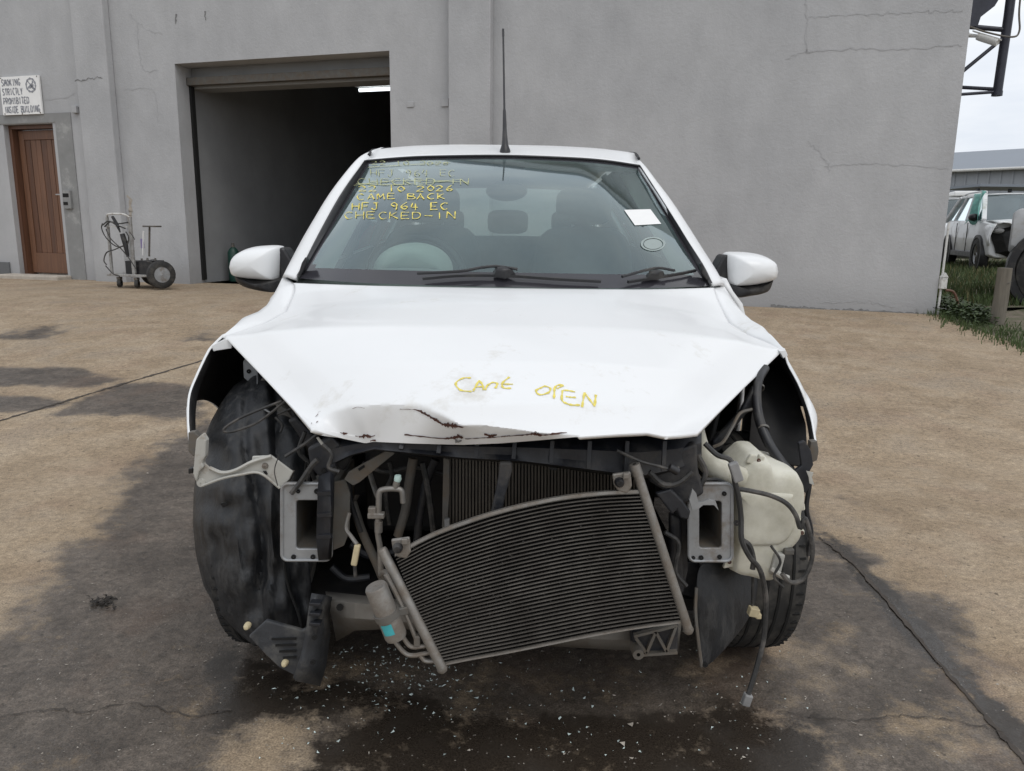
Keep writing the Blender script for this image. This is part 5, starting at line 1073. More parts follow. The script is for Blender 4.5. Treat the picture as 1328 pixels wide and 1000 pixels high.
# left wheel-arch liner, still in place
LY = [486, 500, 520, 545, 570, 600, 640, 680, 720, 760, 795, 820, 838]
LLx = [322, 303, 288, 274, 264, 256, 251, 250, 254, 264, 284, 308, 330]; LRx = [345, 360, 376, 388, 394, 397, 397, 396, 400, 404, 404, 398, 392]
LYm = [.02, -.06, -.13, -.19, -.235, -.275, -.31, -.33, -.345, -.355, -.36, -.365, -.37]
rows = []; nL = 40
for r in np.linspace(0, len(LY)-1, 60):
    ix = np.arange(len(LY)); y = interp(r, ix, LY); xl = interp(r, ix, LLx); xr = interp(r, ix, LRx); ym = interp(r, ix, LYm); row = []
    for k in range(nL):
        u = k/(nL-1); x = lerp(xl, xr, u); dz = .10*(1-min(u/.45, 1))**2.2+.03*max(0, u-.7)/.3; dz += .022*math.exp(-((x-(326+.10*(y-600)+5*math.sin(y*.03)))/6)**2)+.018*math.exp(-((x-(368+.12*(y-640)+4*math.sin(y*.04)))/5)**2)-.016*math.exp(-((x-350-4*math.sin(y*.02))/5)**2-((y-700)/70)**2)-.012*math.exp(-((x-(300+.12*(y-640)))/4)**2-((y-720)/60)**2)+.012*sstep(.55, .6, (y-486)/352)*.8
        dz += .014*math.exp(-(((x-290)/14)**2+((y-655)/9)**2)) + .006*math.sin(x*.09+y*.045)+.005*math.sin(y*.11-x*.05)+.004*math.sin(x*.23+1.3*math.sin(y*.05))+.003*math.sin(y*.21+x*.13)-.012*math.exp(-(((x-345)/9)**2+((y-790)/30)**2))
        row.append(P(x, y, ym+dz))
    rows.append(row)
lin = CAR.part('wheel_arch_liner', MB().grid(rows), M['liner'], smooth=60, solid=.004, label='black plastic wheel arch liner over the tyre')
plate('liner_hole', [(285, 653), (293, 651), (296, 655), (289, 659)], -.318, .004, M['darkhole'], lin)
for pts in ([(397, 600), (392, 640), (375, 690), (368, 720), (374, 760), (388, 800), (392, 830), (384, 862)],):
    CAR.part('liner_seam', MB().tube(curve([P(x, y, -.372) for x, y in pts], 30), .003, 6), M['darkhole'], lin)
# slotted lower apron in front of that liner
apr = plate('lower_apron', [(322, 826), (345, 805), (392, 818), (418, 800), (424, 840), (408, 876), (385, 878), (362, 866), (345, 850)], -.42, .012, M['dustplastic'], bevel=.003)
for k, y in enumerate((828, 836, 844, 852)): plate('slot', [(352+k*5, y), (384, y-1), (384, y+2), (352+k*5, y+2.5)], -.4235, .002, M['darkhole'], apr, bevel=0)
for (x, y) in ((320, 813), (369, 861)): CAR.part('clip', MB().dome([P(x+4.6*math.cos(t), y+4*math.sin(t), -.428) for t in np.linspace(0, 2*math.pi, 11)[:-1]], (0, -.008, 0), (0, .01, 0), 3), M['conn'], apr)
# torn side bracket and lower crossmember
tb = CAR.part('side_bracket', MB().grid([[P(*p) for p in r] for r in ([(404, 769, -.46), (424, 772, -.40)], [(400, 790, -.47), (420, 795, -.40)], [(397, 815, -.47), (422, 822, -.41)], [(390, 850, -.47), (419, 858, -.42)], [(380, 878, -.46), (412, 885, -.43)])]), M['dustplastic'], smooth=20, solid=.014)
for y in (782, 795, 808): plate('rib', [(401, y), (416, y+1), (415, y+5), (400, y+4)], -.485, .02, M['dplastic'], tb)
for (x, y) in ((408, 826), (406, 858)): CAR.part('bolt_hole', MB().lathe([(.001, 0), (.006, 0), (.006, .004), (.001, .004)], P(x, y, -.485), (0, -1, 0), 10), M['darkhole'], tb)
lx_ = CAR.part('lower_crossmember', MB().grid([[P(*p) for p in r] for r in ([(422, 767, -.34), (460, 771, -.40), (520, 778, -.42), (640, 790, -.40), (800, 795, -.38), (885, 790, -.34)], [(424, 779, -.40), (460, 782, -.44), (520, 788, -.45), (640, 800, -.44), (800, 806, -.42), (885, 802, -.40)], [(430, 800, -.40), (460, 802, -.44), (520, 806, -.45), (640, 822, -.44), (800, 830, -.42), (882, 824, -.40)], [(436, 832, -.36), (460, 818, -.40), (520, 815, -.42), (640, 834, -.42), (800, 843, -.40), (880, 846, -.36)])]), M['beam'], smooth=25, solid=.01)
CAR.part('bolt_hole', MB().lathe([(.001, 0), (.008, 0), (.008, .004), (.001, .004)], P(441, 787, -.43), (0, -1, 0), 10), M['darkhole'], lx_)
tr_ = plate('truss_bracket', [(820, 822), (880, 808), (879, 846), (838, 850), (822, 850)], -.47, .05, M['dplastic'], bevel=.004)
for a, b_ in (((824, 826), (838, 846)), ((838, 846), (850, 818)), ((850, 818), (864, 844)), ((864, 844), (876, 812)), ((822, 849), (878, 845)), ((822, 824), (878, 810))):
    CAR.part('web', MB().bar(P(*a, -.476), P(*b_, -.476), .006, .012, (0, 1, 0)), M['dsteel'], tr_, smooth=0)
CAR.part('bush', MB().lathe([(.004, -.01), (.012, -.01), (.013, .02), (.013, .03)], P(827, 846, -.49), (0, 1, 0), 16), M['dsteel'], tr_)
# loose liner flap on the other side
rows = [[P(x, y, Y+.012*math.sin(x*.2+y*.05)) for x, y, Y in r] for r in ([(905, 728, -.38), (930, 724, -.36), (955, 722, -.33), (985, 722, -.28)], [(902, 760, -.40), (930, 757, -.39), (955, 754, -.36), (986, 752, -.31)], [(902, 790, -.41), (928, 788, -.41), (952, 786, -.38), (984, 784, -.33)], [(905, 825, -.42), (926, 824, -.42), (948, 820, -.40), (968, 812, -.36)], [(908, 858, -.42), (920, 856, -.42), (935, 846, -.41), (950, 832, -.38)], [(910, 867, -.415), (914, 867, -.415), (922, 862, -.41), (934, 850, -.40)])]
flap = CAR.part('loose_liner_flap', MB().grid(rows), M['liner'], smooth=60, solid=.006, label='torn black liner flap hanging in front of the tyre'); flap.modifiers.new('sub', 'SUBSURF').render_levels = 2
CAR.part('flap_edge', MB().tube(curve([P(903, 762, -.415), P(902, 795, -.425), P(906, 835, -.43), (P(910, 864, -.425))], 20), .004, 6), M['dsteel'], flap)
CAR.part('clip', MB().lathe([(.001, 0), (.006, 0), (.006, .006), (.001, .006)], P(914, 861, -.424), (0, -1, 0), 10), M['darkhole'], flap)

# ---- crash box ends
def crashbox(o4, i4, Y, holes, deep, mt):
    def rr(q, r, n=6):
        x0, y0, x1, y1 = q; o = []
        for cx, cy, a0 in ((x1-r, y0+r, -90), (x1-r, y1-r, 0), (x0+r, y1-r, 90), (x0+r, y0+r, 180)):
            for k in range(n): a = math.radians(a0+90*k/(n-1)); o.append((cx+r*math.cos(a), cy+r*math.sin(a)))
        return o
    fo = CAR.part('crash_box_flange', MB().ring([P(*p, Y) for p in rr(o4, 9)], [P(*p, Y) for p in rr(i4, 4)], (0, .008, 0)), mt, smooth=30, bevel=.002)
    inn = rr(i4, 4); a = [P(*p, Y+.008) for p in inn]; CAR.part('crash_box', MB().grid([a, [p+np.array((0, deep, 0)) for p in a]], True), M['dsteel'], fo, smooth=40)
    bk = rr(i4, 4); CAR.part('box_back', MB().prism([P(*p, Y+.008)+np.array((0, deep, 0)) for p in bk], (0, .004, 0)), M['bay'], fo, smooth=0)
    x0, y0, x1, y1 = o4
    CAR.part('raised_rim', MB().tube([P(*p, Y-.001) for p in rr((x0+1.5, y0+1.5, x1-1.5, y1-1.5), 8)]+[P(*rr((x0+1.5, y0+1.5, x1-1.5, y1-1.5), 8)[0], Y-.001)], .0035, 6, False), mt, fo)
    for x, y, r in holes: CAR.part('bolt_hole', MB().lathe([(.001, .003), (r*.00165, .003), (r*.00165, 0)], P(x, y, Y), (0, -1, 0), 12), M['darkhole'], fo)
crashbox((364, 626, 431, 728), (384, 649, 424, 712), -.46, [(387, 637, 2.6), (411, 637, 3.4), (381, 722, 3.2), (406, 722, 3.2), (418, 722, 2)], .30, M['steel'])
crashbox((892, 626, 951, 729), (907, 650, 936, 711), -.46, [(939, 640, 3), (899, 723, 2.4), (909, 723, 3.2), (933, 722, 3)], .30, M['steel'])
# sheet-metal support legs beside them
CAR.part('support_leg', MB().grid([[P(*p) for p in r] for r in ([(413, 618, -.47), (428, 612, -.48), (434, 616, -.47)], [(411, 660, -.475), (429, 658, -.488), (433, 660, -.47)], [(410, 700, -.475), (428, 700, -.488), (431, 702, -.47)], [(413, 727, -.47), (424, 726, -.48), (430, 726, -.47)])]), M['dplastic'], smooth=30, solid=.006)
for y in (640, 668, 696): CAR.part('leg_rib', MB().bar(P(412, y, -.484), P(430, y-1, -.492), .008, .006, (0, 1, 0)), M['dplastic'], smooth=0)
plate('support_web', [(430, 626), (448, 622), (454, 640), (453, 690), (446, 708), (432, 714)], -.42, .006, M['dsteel'])
plate('support_web', [(878, 640), (890, 640), (892, 740), (886, 770), (872, 745)], -.40, .02, M['dplastic'])
plate('support_web', [(880, 730), (905, 728), (911, 762), (898, 775), (881, 770)], -.34, .02, M['dplastic'])
# headlamp bracket arm (cream)
br = plate('headlamp_arm', [(250, 606), (262, 598), (272, 607), (288, 613), (305, 610), (320, 605), (326, 599), (327, 592), (352, 591), (380, 612), (375, 622), (364, 634), (352, 625), (337, 614), (312, 616), (288, 621), (272, 628), (262, 631), (254, 625)], -.45, .006, M['offwhite'], bevel=.002, label='cream sheet metal headlamp arm')
CAR.part('folded_edge', MB().tube(curve([P(272, 607, -.452), P(288, 613, -.455), P(305, 610, -.455), P(327, 599, -.455), P(352, 591.5, -.452)], 24), .004, 6), M['offwhite'], br)
CAR.part('folded_edge', MB().tube(curve([P(262, 630, -.452), P(288, 620.5, -.455), P(312, 615.5, -.455), P(337, 613.5, -.455), P(363, 633, -.452)], 24), .003, 6), M['offwhite'], br)
plate('arm_end', [(252, 590), (254, 570), (262, 563), (267, 572), (266, 592), (262, 600), (264, 606), (258, 612), (254, 626), (250, 615)], -.46, .02, M['offwhite'], br, bevel=.003)
plate('arm_slot', [(341, 611), (345, 611), (347, 615), (344, 616)], -.4525, .002, M['darkhole'], br, bevel=0)
CAR.part('bolt', MB().lathe([(.001, .006), (.006, .005), (.007, 0)], P(344, 604, -.45), (0, -1, 0), 10), M['alu'], br)
CAR.part('bolt', MB().lathe([(.001, .004), (.009, .003), (.010, 0)], P(261, 626, -.45), (0, -1, 0), 12), M['offwhite'], br)
plate('rubber_stop', [(244, 608), (250, 607), (250, 614), (244, 615)], -.44, .02, M['black'], br)
plate('crimped_plate', [(357, 610), (381, 612), (370, 638), (360, 633), (355, 622)], -.44, .012, M['dsteel'])
# headlamp-bay brackets, left
ab1 = plate('apron_bracket', [(315, 470), (318, 464), (326, 463), (334, 480), (334, 499), (325, 498), (316, 490)], .02, .01, M['steel'])
CAR.part('bolt_hole', MB().lathe([(.001, .003), (.006, .003), (.006, 0)], P(323, 481.5, .02), (0, -1, 0), 10), M['darkhole'], ab1)
CAR.part('wire_stay', MB().tube([P(334, 482, .0), P(333.5, 527, -.10), P(345, 532, -.20), P(350, 535, -.20)], .0022, 6), M['steel'])
plate('apron_stay', [(338, 493), (342, 488), (346, 498), (360, 530), (352, 534), (340, 520)], -.02, .01, M['dsteel'])
plate('strut_tower', [(355, 520), (372, 530), (402, 575), (398, 596), (378, 588), (362, 560)], -.16, .05, M['dsteel'], bevel=.01)
plate('apron_panel', [(372, 545), (384, 541), (404, 562), (416, 575), (418, 592), (404, 590)], -.30, .02, M['dplastic'], bevel=.006)
for pts, r, Y in (([(366, 520), (340, 530), (310, 543), (290, 557), (300, 560), (330, 550), (352, 535), (370, 520)], .0034, -.30), ([(360, 537), (370, 533), (378, 530)], .003, -.25), ([(357, 541), (366, 551), (364, 560)], .003, -.3),
                  ([(378, 640), (392, 622), (404, 604), (412, 596)], .006, -.47), ([(370, 592), (392, 578), (408, 566), (414, 560)], .004, -.42), ([(362, 590), (356, 610), (360, 630)], .0012, -.47), ([(404, 640), (400, 615), (414, 592)], .005, -.40)):
    CAR.part('wire', MB().tube(curve([P(x, y, Y) for x, y in pts], 26), r, 6), M['cable'])
for pts, r, Y, mt in (([(470, 600), (500, 612), (540, 606), (575, 615)], .006, -.26, 'cable'), ([(455, 705), (480, 720), (520, 716), (560, 735)], .010, -.24, 'dplastic'), ([(548, 600), (556, 640), (562, 690)], .007, -.34, 'cable'),
                      ([(505, 600), (508, 618), (500, 640), (505, 680)], .005, -.30, 'cable'), ([(430, 735), (450, 750), (480, 748)], .008, -.30, 'dplastic'), ([(418, 576), (430, 590), (426, 606), (440, 612)], .004, -.50, 'cable'),
                      ([(396, 560), (388, 585), (400, 600), (408, 622)], .005, -.36, 'cable'), ([(862, 690), (880, 705), (876, 740), (890, 760)], .005, -.46, 'cable'), ([(842, 612), (860, 628), (880, 626), (898, 612)], .006, -.50, 'cable'),
                      ([(905, 590), (915, 612), (908, 632)], .006, -.46, 'cable'), ([(880, 560), (895, 580), (890, 604)], .008, -.42, 'dplastic'), ([(1000, 708), (1012, 728), (1004, 748), (1016, 762)], .003, -.44, 'cable')):
    CAR.part('wire', MB().tube(curve([P(x, y, Y) for x, y in pts], 24), r, 7), M[mt])
plate('bay_bracket', [(398, 582), (430, 566), (444, 580), (436, 600), (434, 622), (412, 618), (402, 606)], -.45, .03, M['dplastic'], bevel=.006)
plate('bay_bracket', [(416, 568), (452, 574), (458, 590), (446, 612), (436, 606)], -.40, .02, M['dplastic'], bevel=.006)
for (x, y) in ((434, 608), (420, 610)): CAR.part('bolt', MB().lathe([(.001, .004), (.005, .004), (.006, 0)], P(x, y, -.455), (0, -1, 0), 10), M['darkhole'])
plate('wire_tag', [(410, 568), (413, 567), (420, 576), (417, 578)], -.48, .003, M['offwhite'], bevel=0)

# ---- upper radiator support
rows = []
upx = [428, 455, 485, 540, 600, 680, 760, 830, 880, 910]; upy = [560, 562, 562, 562, 562, 560, 555, 552, 552, 552]; dny = [606, 592, 584, 590, 596, 601, 612, 622, 612, 596]; yy = [-.44, -.47, -.49, -.50, -.51, -.51, -.51, -.50, -.47, -.44]
NX = 60
for t, dY, in ((0, .08), (.25, .03), (.5, .0), (.75, .0), (.93, -.008), (1.0, .02)):
    rows.append([P(x, lerp(interp(x, upx, upy), interp(x, upx, dny), t), interp(x, upx, yy)+dY+.006*math.sin(x*.07)*(t < .8)) for x in np.linspace(428, 910, NX)])
us = CAR.part('upper_support', MB().grid(rows), M['dplastic'], smooth=35, solid=.01)
for x in np.linspace(520, 860, 8): CAR.part('support_rib', MB().bar(P(x, interp(x, upx, dny)-5, -.515), P(x+2, 572, -.505), .008, .008, (0, 1, 0)), M['dplastic'], us, smooth=0)
plate('support_slot', [(712, 606.5), (723, 607.5), (722, 610), (712, 609)], -.524, .003, M['darkhole'], us, bevel=0)
plate('corner_bracket', [(838, 600), (860, 590), (904, 575), (906, 610), (914, 640), (896, 652), (884, 655), (866, 640), (842, 625)], -.47, .03, M['dplastic'], bevel=.006)
plate('corner_bracket', [(850, 640), (870, 634), (886, 650), (896, 664), (893, 675), (882, 672), (878, 662), (872, 668)], -.50, .012, M['dplastic'], bevel=.004)
plate('torn_edge', [(898, 634), (903, 640), (906, 652), (920, 648), (928, 650), (932, 662), (926, 655), (912, 655), (906, 660), (898, 662), (894, 648)], -.50, .006, M['steel'], bevel=0)
plate('support_leg', [(870, 668), (884, 674), (888, 760), (880, 790), (870, 760)], -.43, .03, M['dplastic'], bevel=.006)
plate('latch_stay', [(648, 600), (664, 600), (664, 612), (655, 645), (650, 672), (651, 684), (642, 689), (633, 683), (635, 670), (640, 650), (646, 620)], -.555, .014, M['dplastic'], bevel=.004)
CAR.part('stay_bolt', MB().lathe([(.002, .010), (.006, .010), (.009, .004), (.011, 0)], P(642, 681, -.556), (0, -1, 0), 12), M['dsteel'])
CAR.part('bonnet_cable', MB().tube(curve([P(800, 584, -.53), P(830, 598, -.535), P(852, 604, -.54), P(872, 609, -.54), P(880, 606, -.53)], 20), .003, 6), M['cable'])
CAR.part('cable_end', MB().tube([P(868, 606, -.545), P(879, 612, -.545)], .008, 10), M['black'])
plate('diagonal_stay', [(446, 622), (452, 612), (505, 582), (512, 588), (466, 626), (458, 630)], -.44, .008, M['dsteel'])
plate('stay_hole', [(464, 608), (472, 603), (473, 606), (466, 611)], -.4425, .002, M['darkhole'], bevel=0)
# radiator behind
rad = CAR.part('radiator', MB().prism([P(578, 588, -.36), P(835, 600, -.36), P(832, 790, -.36), P(574, 790, -.36)], (0, .03, 0)), M['bay'], smooth=0)
mbf = MB()
for k in range(58):
    x = 584+k*4.25; mbf.bar(P(x, 592+k*.3, -.366), P(x-.5, 788, -.366), .0042, .012, (0, 1, 0))
CAR.part('radiator_fins', mbf, M['radfin'], rad, stuff=True, smooth=0)
plate('radiator_side_tank', [(575, 594), (583, 596), (583, 640), (581, 668), (582, 694), (573, 700), (574, 640)], -.385, .03, M['dsteel'], rad)
plate('tank_clip', [(576, 674), (583, 673), (583, 692), (577, 693)], -.395, .01, M['greyconn'], rad)
# hoses and straps left of the radiator
for pts, wd, Y, mt in (([(536, 594), (530, 630), (526, 660), (516, 695)], .022, -.33, 'dsteel'), ([(565, 596), (552, 630), (543, 680), (540, 720)], .020, -.30, 'dplastic'), ([(457, 650), (470, 690), (488, 730), (500, 760)], .020, -.34, 'dsteel'), ([(452, 625), (456, 655), (468, 690)], .012, -.36, 'dplastic')):
    CAR.part('hose', MB().tube(curve([P(x, y, Y) for x, y in pts], 20), wd/2, 10), M[mt])
# aluminium air-conditioning pipes
ap = [(494, 745), (493, 712), (490, 690), (491, 660), (492, 640), (497, 635), (512, 634), (521, 637), (523, 652)]
CAR.part('refrigerant_pipe', MB().tube(curve([P(x, y, -.50) for x, y in ap], 50), .0062, 10), M['alu'])
CAR.part('valve_stem', MB().tube([P(513, 634, -.50), P(514, 628, -.50), P(515, 623, -.50)], [.006, .0075, .006], 10), M['alu']); CAR.part('valve_cap', MB().tube([P(515, 624, -.50), P(516, 621, -.50), P(516, 616.5, -.50)], [.0068, .008, .0065], 10), M['mint'])
CAR.part('pipe_joint', MB().box(P(488, 668, -.50), (.034, .016, .012)).box(P(483, 662, -.50), (.016, .014, .016)), M['alu'], smooth=0, bevel=.002)
CAR.part('pipe_joint', MB().tube([P(491, 676, -.50), P(491, 690, -.50)], .0085, 10), M['alu'])
CAR.part('refrigerant_pipe', MB().tube(curve([P(478, 608, -.36), P(484, 628, -.38), P(490, 645, -.42)], 14), .006, 8), M['alu'])
CAR.part('refrigerant_pipe', MB().tube(curve([P(453, 665, -.45), P(449, 685, -.46), P(455, 695, -.47), P(463, 706, -.48)], 16), .0045, 8), M['alu'])
CAR.part('sensor_plug', MB().bar(P(464, 706, -.48), P(459, 733, -.48), .013, .012, (0, 1, 0)), M['conn'], smooth=0, bevel=.003); CAR.part('sensor_lead', MB().tube([P(460, 733, -.48), P(461, 748, -.48)], .004, 6), M['cable'])
CAR.part('refrigerant_pipe', MB().tube(curve([P(494, 745, -.52), P(500, 742, -.56), P(508, 748, -.60), P(516, 765, -.61)], 16), .006, 8), M['alu'])

# ---- the condenser, torn loose and hanging askew
CTL = [(512, 722), (560, 697), (610, 678), (660, 663), (720, 650), (775, 643), (829, 640)]
CBL = [(570, 861), (610, 853), (660, 844), (710, 834), (770, 822), (830, 812), (884, 805)]
def cY(x, y): return lerp(-.64, -.545, (x-500)/390)+lerp(.03, -.01, (y-640)/220)-.03*math.sin(math.pi*(x-500)/390)
NT = 37; NP = 34
tc_ = curve([np.array((*p, 0.)) for p in CTL], NP); bc_ = curve([np.array((*p, 0.)) for p in CBL], NP)
def cpt(i, v):
    # the lines start on the slanting left header and end on the right one
    a = lerp(tc_[i], bc_[i], v); return P(a[0], a[1], cY(a[0], a[1]))
mbt, mbfi = MB(), MB()
CONN = -FW
for k in range(NT):
    v = k/(NT-1); path = [cpt(i, v) for i in range(NP)]
    hw = .00125; dpt = .012; rows = []
    for p in path:
        rows.append([p+UP*hw-FW*.0, p+UP*hw*.6-FW*.0015, p-UP*hw*.6-FW*.0015, p-UP*hw, p-UP*hw+FW*dpt, p+UP*hw+FW*dpt])
    mbt.grid(rows, True)
for k in range(NT-1):
    va, vb = k/(NT-1), (k+1)/(NT-1)
    nf = 150
    for q in range(nf):
        x = (q+.5)/nf*(NP-1); i = min(int(x), NP-2); t = x-i; bend = random.gauss(0, .5)
        a = lerp(cpt(i, va), cpt(i+1, va), t)+FW*.003; b_ = lerp(cpt(i, vb), cpt(i+1, vb), t)+FW*.003+RT*.0011*(1 if q % 2 else -1)*(1+bend)
        mbfi.add([a, b_, b_+FW*.008+RT*.0006, a+FW*.008+RT*.0006], [(0, 1, 2, 3)])
for _ in range(260):
    i = random.randrange(NP-1); v = min(max(random.gauss(.6, .28), .02), .97); q = cpt(i, v)+RT*random.uniform(-.006, .006)-FW*.001; w_ = random.uniform(.001, .003); mbfi.add([q, q+RT*w_+UP*random.uniform(-.001, .001), q+RT*w_+UP*random.uniform(.001, .0025), q+UP*random.uniform(.001, .002)], [(0, 1, 2, 3)])
con = CAR.part('condenser', mbt, M['tubealu'], smooth=30, label='grey finned condenser core hanging askew in front')
con['kind'] = 'stuff'
CAR.part('condenser_fins', mbfi, M['fin'], con, smooth=0, stuff=True)
bk = [[cpt(i, v)+FW*.013 for i in range(NP)] for v in np.linspace(0, 1, 6)]; CAR.part('core_back', MB().grid(bk), M['bay'], con, smooth=0)
for crv, off in ((tc_, -2.5), (bc_, 1.5)):
    path = [P(p[0], p[1]+off, cY(p[0], p[1])) for p in crv]; mbp = MB()
    mbp.grid([[p+UP*.003, p-UP*.003, p-UP*.003+FW*.018, p+UP*.003+FW*.018] for p in path], True); CAR.part('core_edge_strip', mbp, M['alu'], con, smooth=30)
def header(a, b_, r, cap):
    pa, pb = P(*a, cY(*a)), P(*b_, cY(*b_)); d = nrm(pb-pa); L = np.linalg.norm(pb-pa)
    return CAR.part('header_pipe', MB().lathe([(.001, -.004), (r*.85, -.004), (r, 0), (r, L*.985), (r*1.12, L*.985), (r*1.12, L), (r*.7, L+.006), (.001, L+.006)], pa, d, 16), M['alu'], con, smooth=40)
hr = header((825, 609), (893, 818), .0098, 1); hl = header((496, 714), (574, 868), .0098, 1)
CAR.part('header_cap', MB().lathe([(.004, -.012), (.011, -.012), (.0115, .012), (.010, .012)], P(825, 609, cY(825, 609)), nrm(P(893, 818, cY(893, 818))-P(825, 609, cY(825, 609))), 14), M['alu'], con)
for c, ang in (((808, 627), 0), ((521, 712), .3)):
    lug = plate('mounting_lug', [(c[0]-14, c[1]-12), (c[0]+10, c[1]-15), (c[0]+12, c[1]+4), (c[0]+6, c[1]+13), (c[0]-6, c[1]+11), (c[0]-12, c[1]+2)], cY(*c)-.004, .008, M['alu'], con, bevel=.003)
    CAR.part('lug_bush', MB().lathe([(.001, .012), (.006, .012), (.009, .008), (.010, 0)], P(c[0]-5, c[1]-2, cY(*c)-.004), (0, -1, 0), 14), M['black'], lug)
    CAR.part('lug_clip', MB().box(P(c[0]+4, c[1]-10, cY(*c)-.008), (.012, .008, .012)), M['alu'], lug, smooth=0, bevel=.002)
# receiver bottle with sticker
ra, rb = P(487, 760, -.66), P(514, 826, -.65); d = nrm(rb-ra); L = np.linalg.norm(rb-ra); R__ = .0215
rc = CAR.part('receiver_bottle', MB().lathe([(.001, 0), (R__*.9, 0), (R__, .004), (R__, L*.96), (R__*.93, L*.97), (R__*.93, L), (.001, L+.004)], ra, d, 28), M['alu'], smooth=35, label='dull metal receiver bottle with teal sticker')
CAR.part('clamp_band', MB().lathe([(R__+.0005, L*.49), (R__+.003, L*.49), (R__+.003, L*.60), (R__+.0005, L*.60)], ra, d, 28), M['dsteel'], rc)
sdv = nrm(np.cross(d, -FW)); nr = nrm(np.cross(sdv, d)); nr = -nr if nr@FW > 0 else nr
CAR.part('sticker', MB().grid([[ra+d*lerp(L*.64, L*.84, v)+(R__+.0006)*(nr*math.cos(t)+sdv*math.sin(t)) for t in np.linspace(-.25, .75, 9)] for v in (0, .5, 1)]), M['teal'], rc, smooth=60)
CAR.part('bottle_clamp', MB().bar(lerp(ra, rb, .55), P(530, 790, cY(530, 790)), .012, .016), M['dsteel'], rc, smooth=0, bevel=.002)
for pts in ([(512, 832), (524, 846), (536, 850), (558, 846)], [(520, 822), (532, 838), (548, 838), (556, 836)], [(545, 850), (552, 857), (566, 857)], [(500, 745), (516, 775), (530, 805), (540, 830)]):
    CAR.part('refrigerant_pipe', MB().tube(curve([P(x, y, -.64) for x, y in pts], 24), .0046, 8), M['alu'], con)
CAR.part('pipe_block', MB().box(P(541, 830, -.64), (.012, .014, .022)), M['dsteel'], con, smooth=0, bevel=.002)

# ---- washer bottle and loose harness
WK = [(955, 606), (965, 597), (975, 590), (992, 591), (994, 600), (1012, 604), (1028, 609), (1036, 619), (1037, 645), (1033, 656), (1033, 672), (1032, 688), (1024, 700), (1012, 709), (1001, 712), (1000, 730), (997, 745), (984, 748), (966, 743), (948, 739), (944, 730), (947, 700), (947, 640), (950, 620)]
tank = CAR.part('washer_bottle', MB().dome([P(x, y, -.375) for x, y in curve2(WK, 96)], (0, -.048, 0), (0, .11, 0), 14, 6), M['tank'], smooth=60, label='cream plastic washer bottle with filler neck')
CAR.part('bottle_ledge', MB().dome([P(x, y, -.405) for x, y in curve2([(953, 636), (955, 632), (1020, 634), (1027, 640), (1028, 665), (1027, 684), (1015, 700), (998, 705), (958, 705), (953, 700), (952, 670)], 60)], (0, -.026, 0), (0, .02, 0), 12, 5), M['tank'], tank, smooth=60)
CAR.part('filler_neck', MB().tube(curve([P(905, 556, -.30), P(909, 580, -.34), P(918, 600, -.38), P(935, 610, -.40), P(962, 622, -.40)], 26), [lerp(.014, .026, min(i/16, 1)) for i in range(26)], 14), M['tank'], tank)
for pts in ([(968, 600), (974, 590), (982, 590), (980, 604)], [(985, 590), (993, 592), (990, 603), (983, 602)], [(1033, 652), (1044, 653), (1045, 662), (1034, 664)], [(1031, 686), (1044, 688), (1044, 694), (1031, 696)], [(944, 722), (954, 719), (954, 735), (938, 738)], [(930, 700), (948, 640), (948, 722), (940, 724)]):
    plate('bottle_lug', pts, -.40, .014, M['tank'], tank, bevel=.003)
for x, y in ((984, 597), (1038, 657), (1040, 691), (946, 729)): CAR.part('lug_hole', MB().lathe([(.001, .002), (.004, .002), (.0045, 0)], P(x, y, -.402), (0, -1, 0), 10), M['rust'], tank)
CAR.part('washer_pump', MB().bar(P(1010, 716, -.42), P(1003, 744, -.42), .024, .024, (0, 1, 0)), M['offwhite'], tank, smooth=0, bevel=.004)
CAR.part('pump_plug', MB().box(P(1022, 714, -.42), (.022, .02, .014)), M['dsteel'], tank, smooth=0, bevel=.003); CAR.part('pump_elbow', MB().tube(curve([P(1000, 738, -.43), P(1012, 746, -.44), P(1022, 750, -.44)], 10), .007, 8), M['offwhite'], tank)
har = CAR.part('loose_harness', MB().tube(curve([P(x, y, Y) for x, y, Y in ((914, 575, -.44), (930, 590, -.45), (948, 598, -.46), (953, 625, -.47), (958, 645, -.47), (961, 672, -.47), (962, 700, -.48), (972, 722, -.48), (985, 738, -.47), (992, 765, -.46), (993, 790, -.45), (990, 830, -.45), (980, 870, -.46), (970, 902, -.47))], 90), .0058, 8), M['cable'], label='loose dark cable hanging down to the ground')
CAR.part('cable_plug', MB().bar(P(971, 900, -.47), P(966, 914, -.47), .018, .018, (0, 1, 0)), M['greyconn'], har, smooth=0, bevel=.003)
CAR.part('cable_branch', MB().tube(curve([P(x, y, -.46) for x, y in ((957, 634), (975, 637), (1000, 643), (1020, 653), (1032, 668), (1038, 685), (1044, 672), (1052, 700), (1054, 715), (1050, 735), (1040, 752), (1025, 755), (1014, 744))], 70), .0052, 8), M['cable'], har)
CAR.part('cable_branch', MB().tube(curve([P(x, y, -.46) for x, y in ((962, 700), (972, 708), (977, 725), (976, 738))], 20), .006, 8), M['cable'], har)
CAR.part('cable_branch', MB().tube(curve([P(x, y, -.44) for x, y in ((913, 622), (930, 622), (945, 628), (957, 634))], 20), .004, 8), M['cable'], har)
CAR.part('cable_branch', MB().tube(curve([P(x, y, -.40) for x, y in ((977, 738), (976, 765), (976, 785))], 12), .0035, 6), M['cable'], har)
CAR.part('cable_plug', MB().bar(P(950, 600, -.475), P(958, 624, -.475), .020, .016, (0, 1, 0)), M['greyconn'], har, smooth=0, bevel=.003, label='grey ribbed plug')
for x, y in ((955, 678),): CAR.part('cable_clip', MB().lathe([(.001, .004), (.006, .004), (.006, 0)], P(x, y, -.476), (0, -1, 0), 10), M['black'], har)
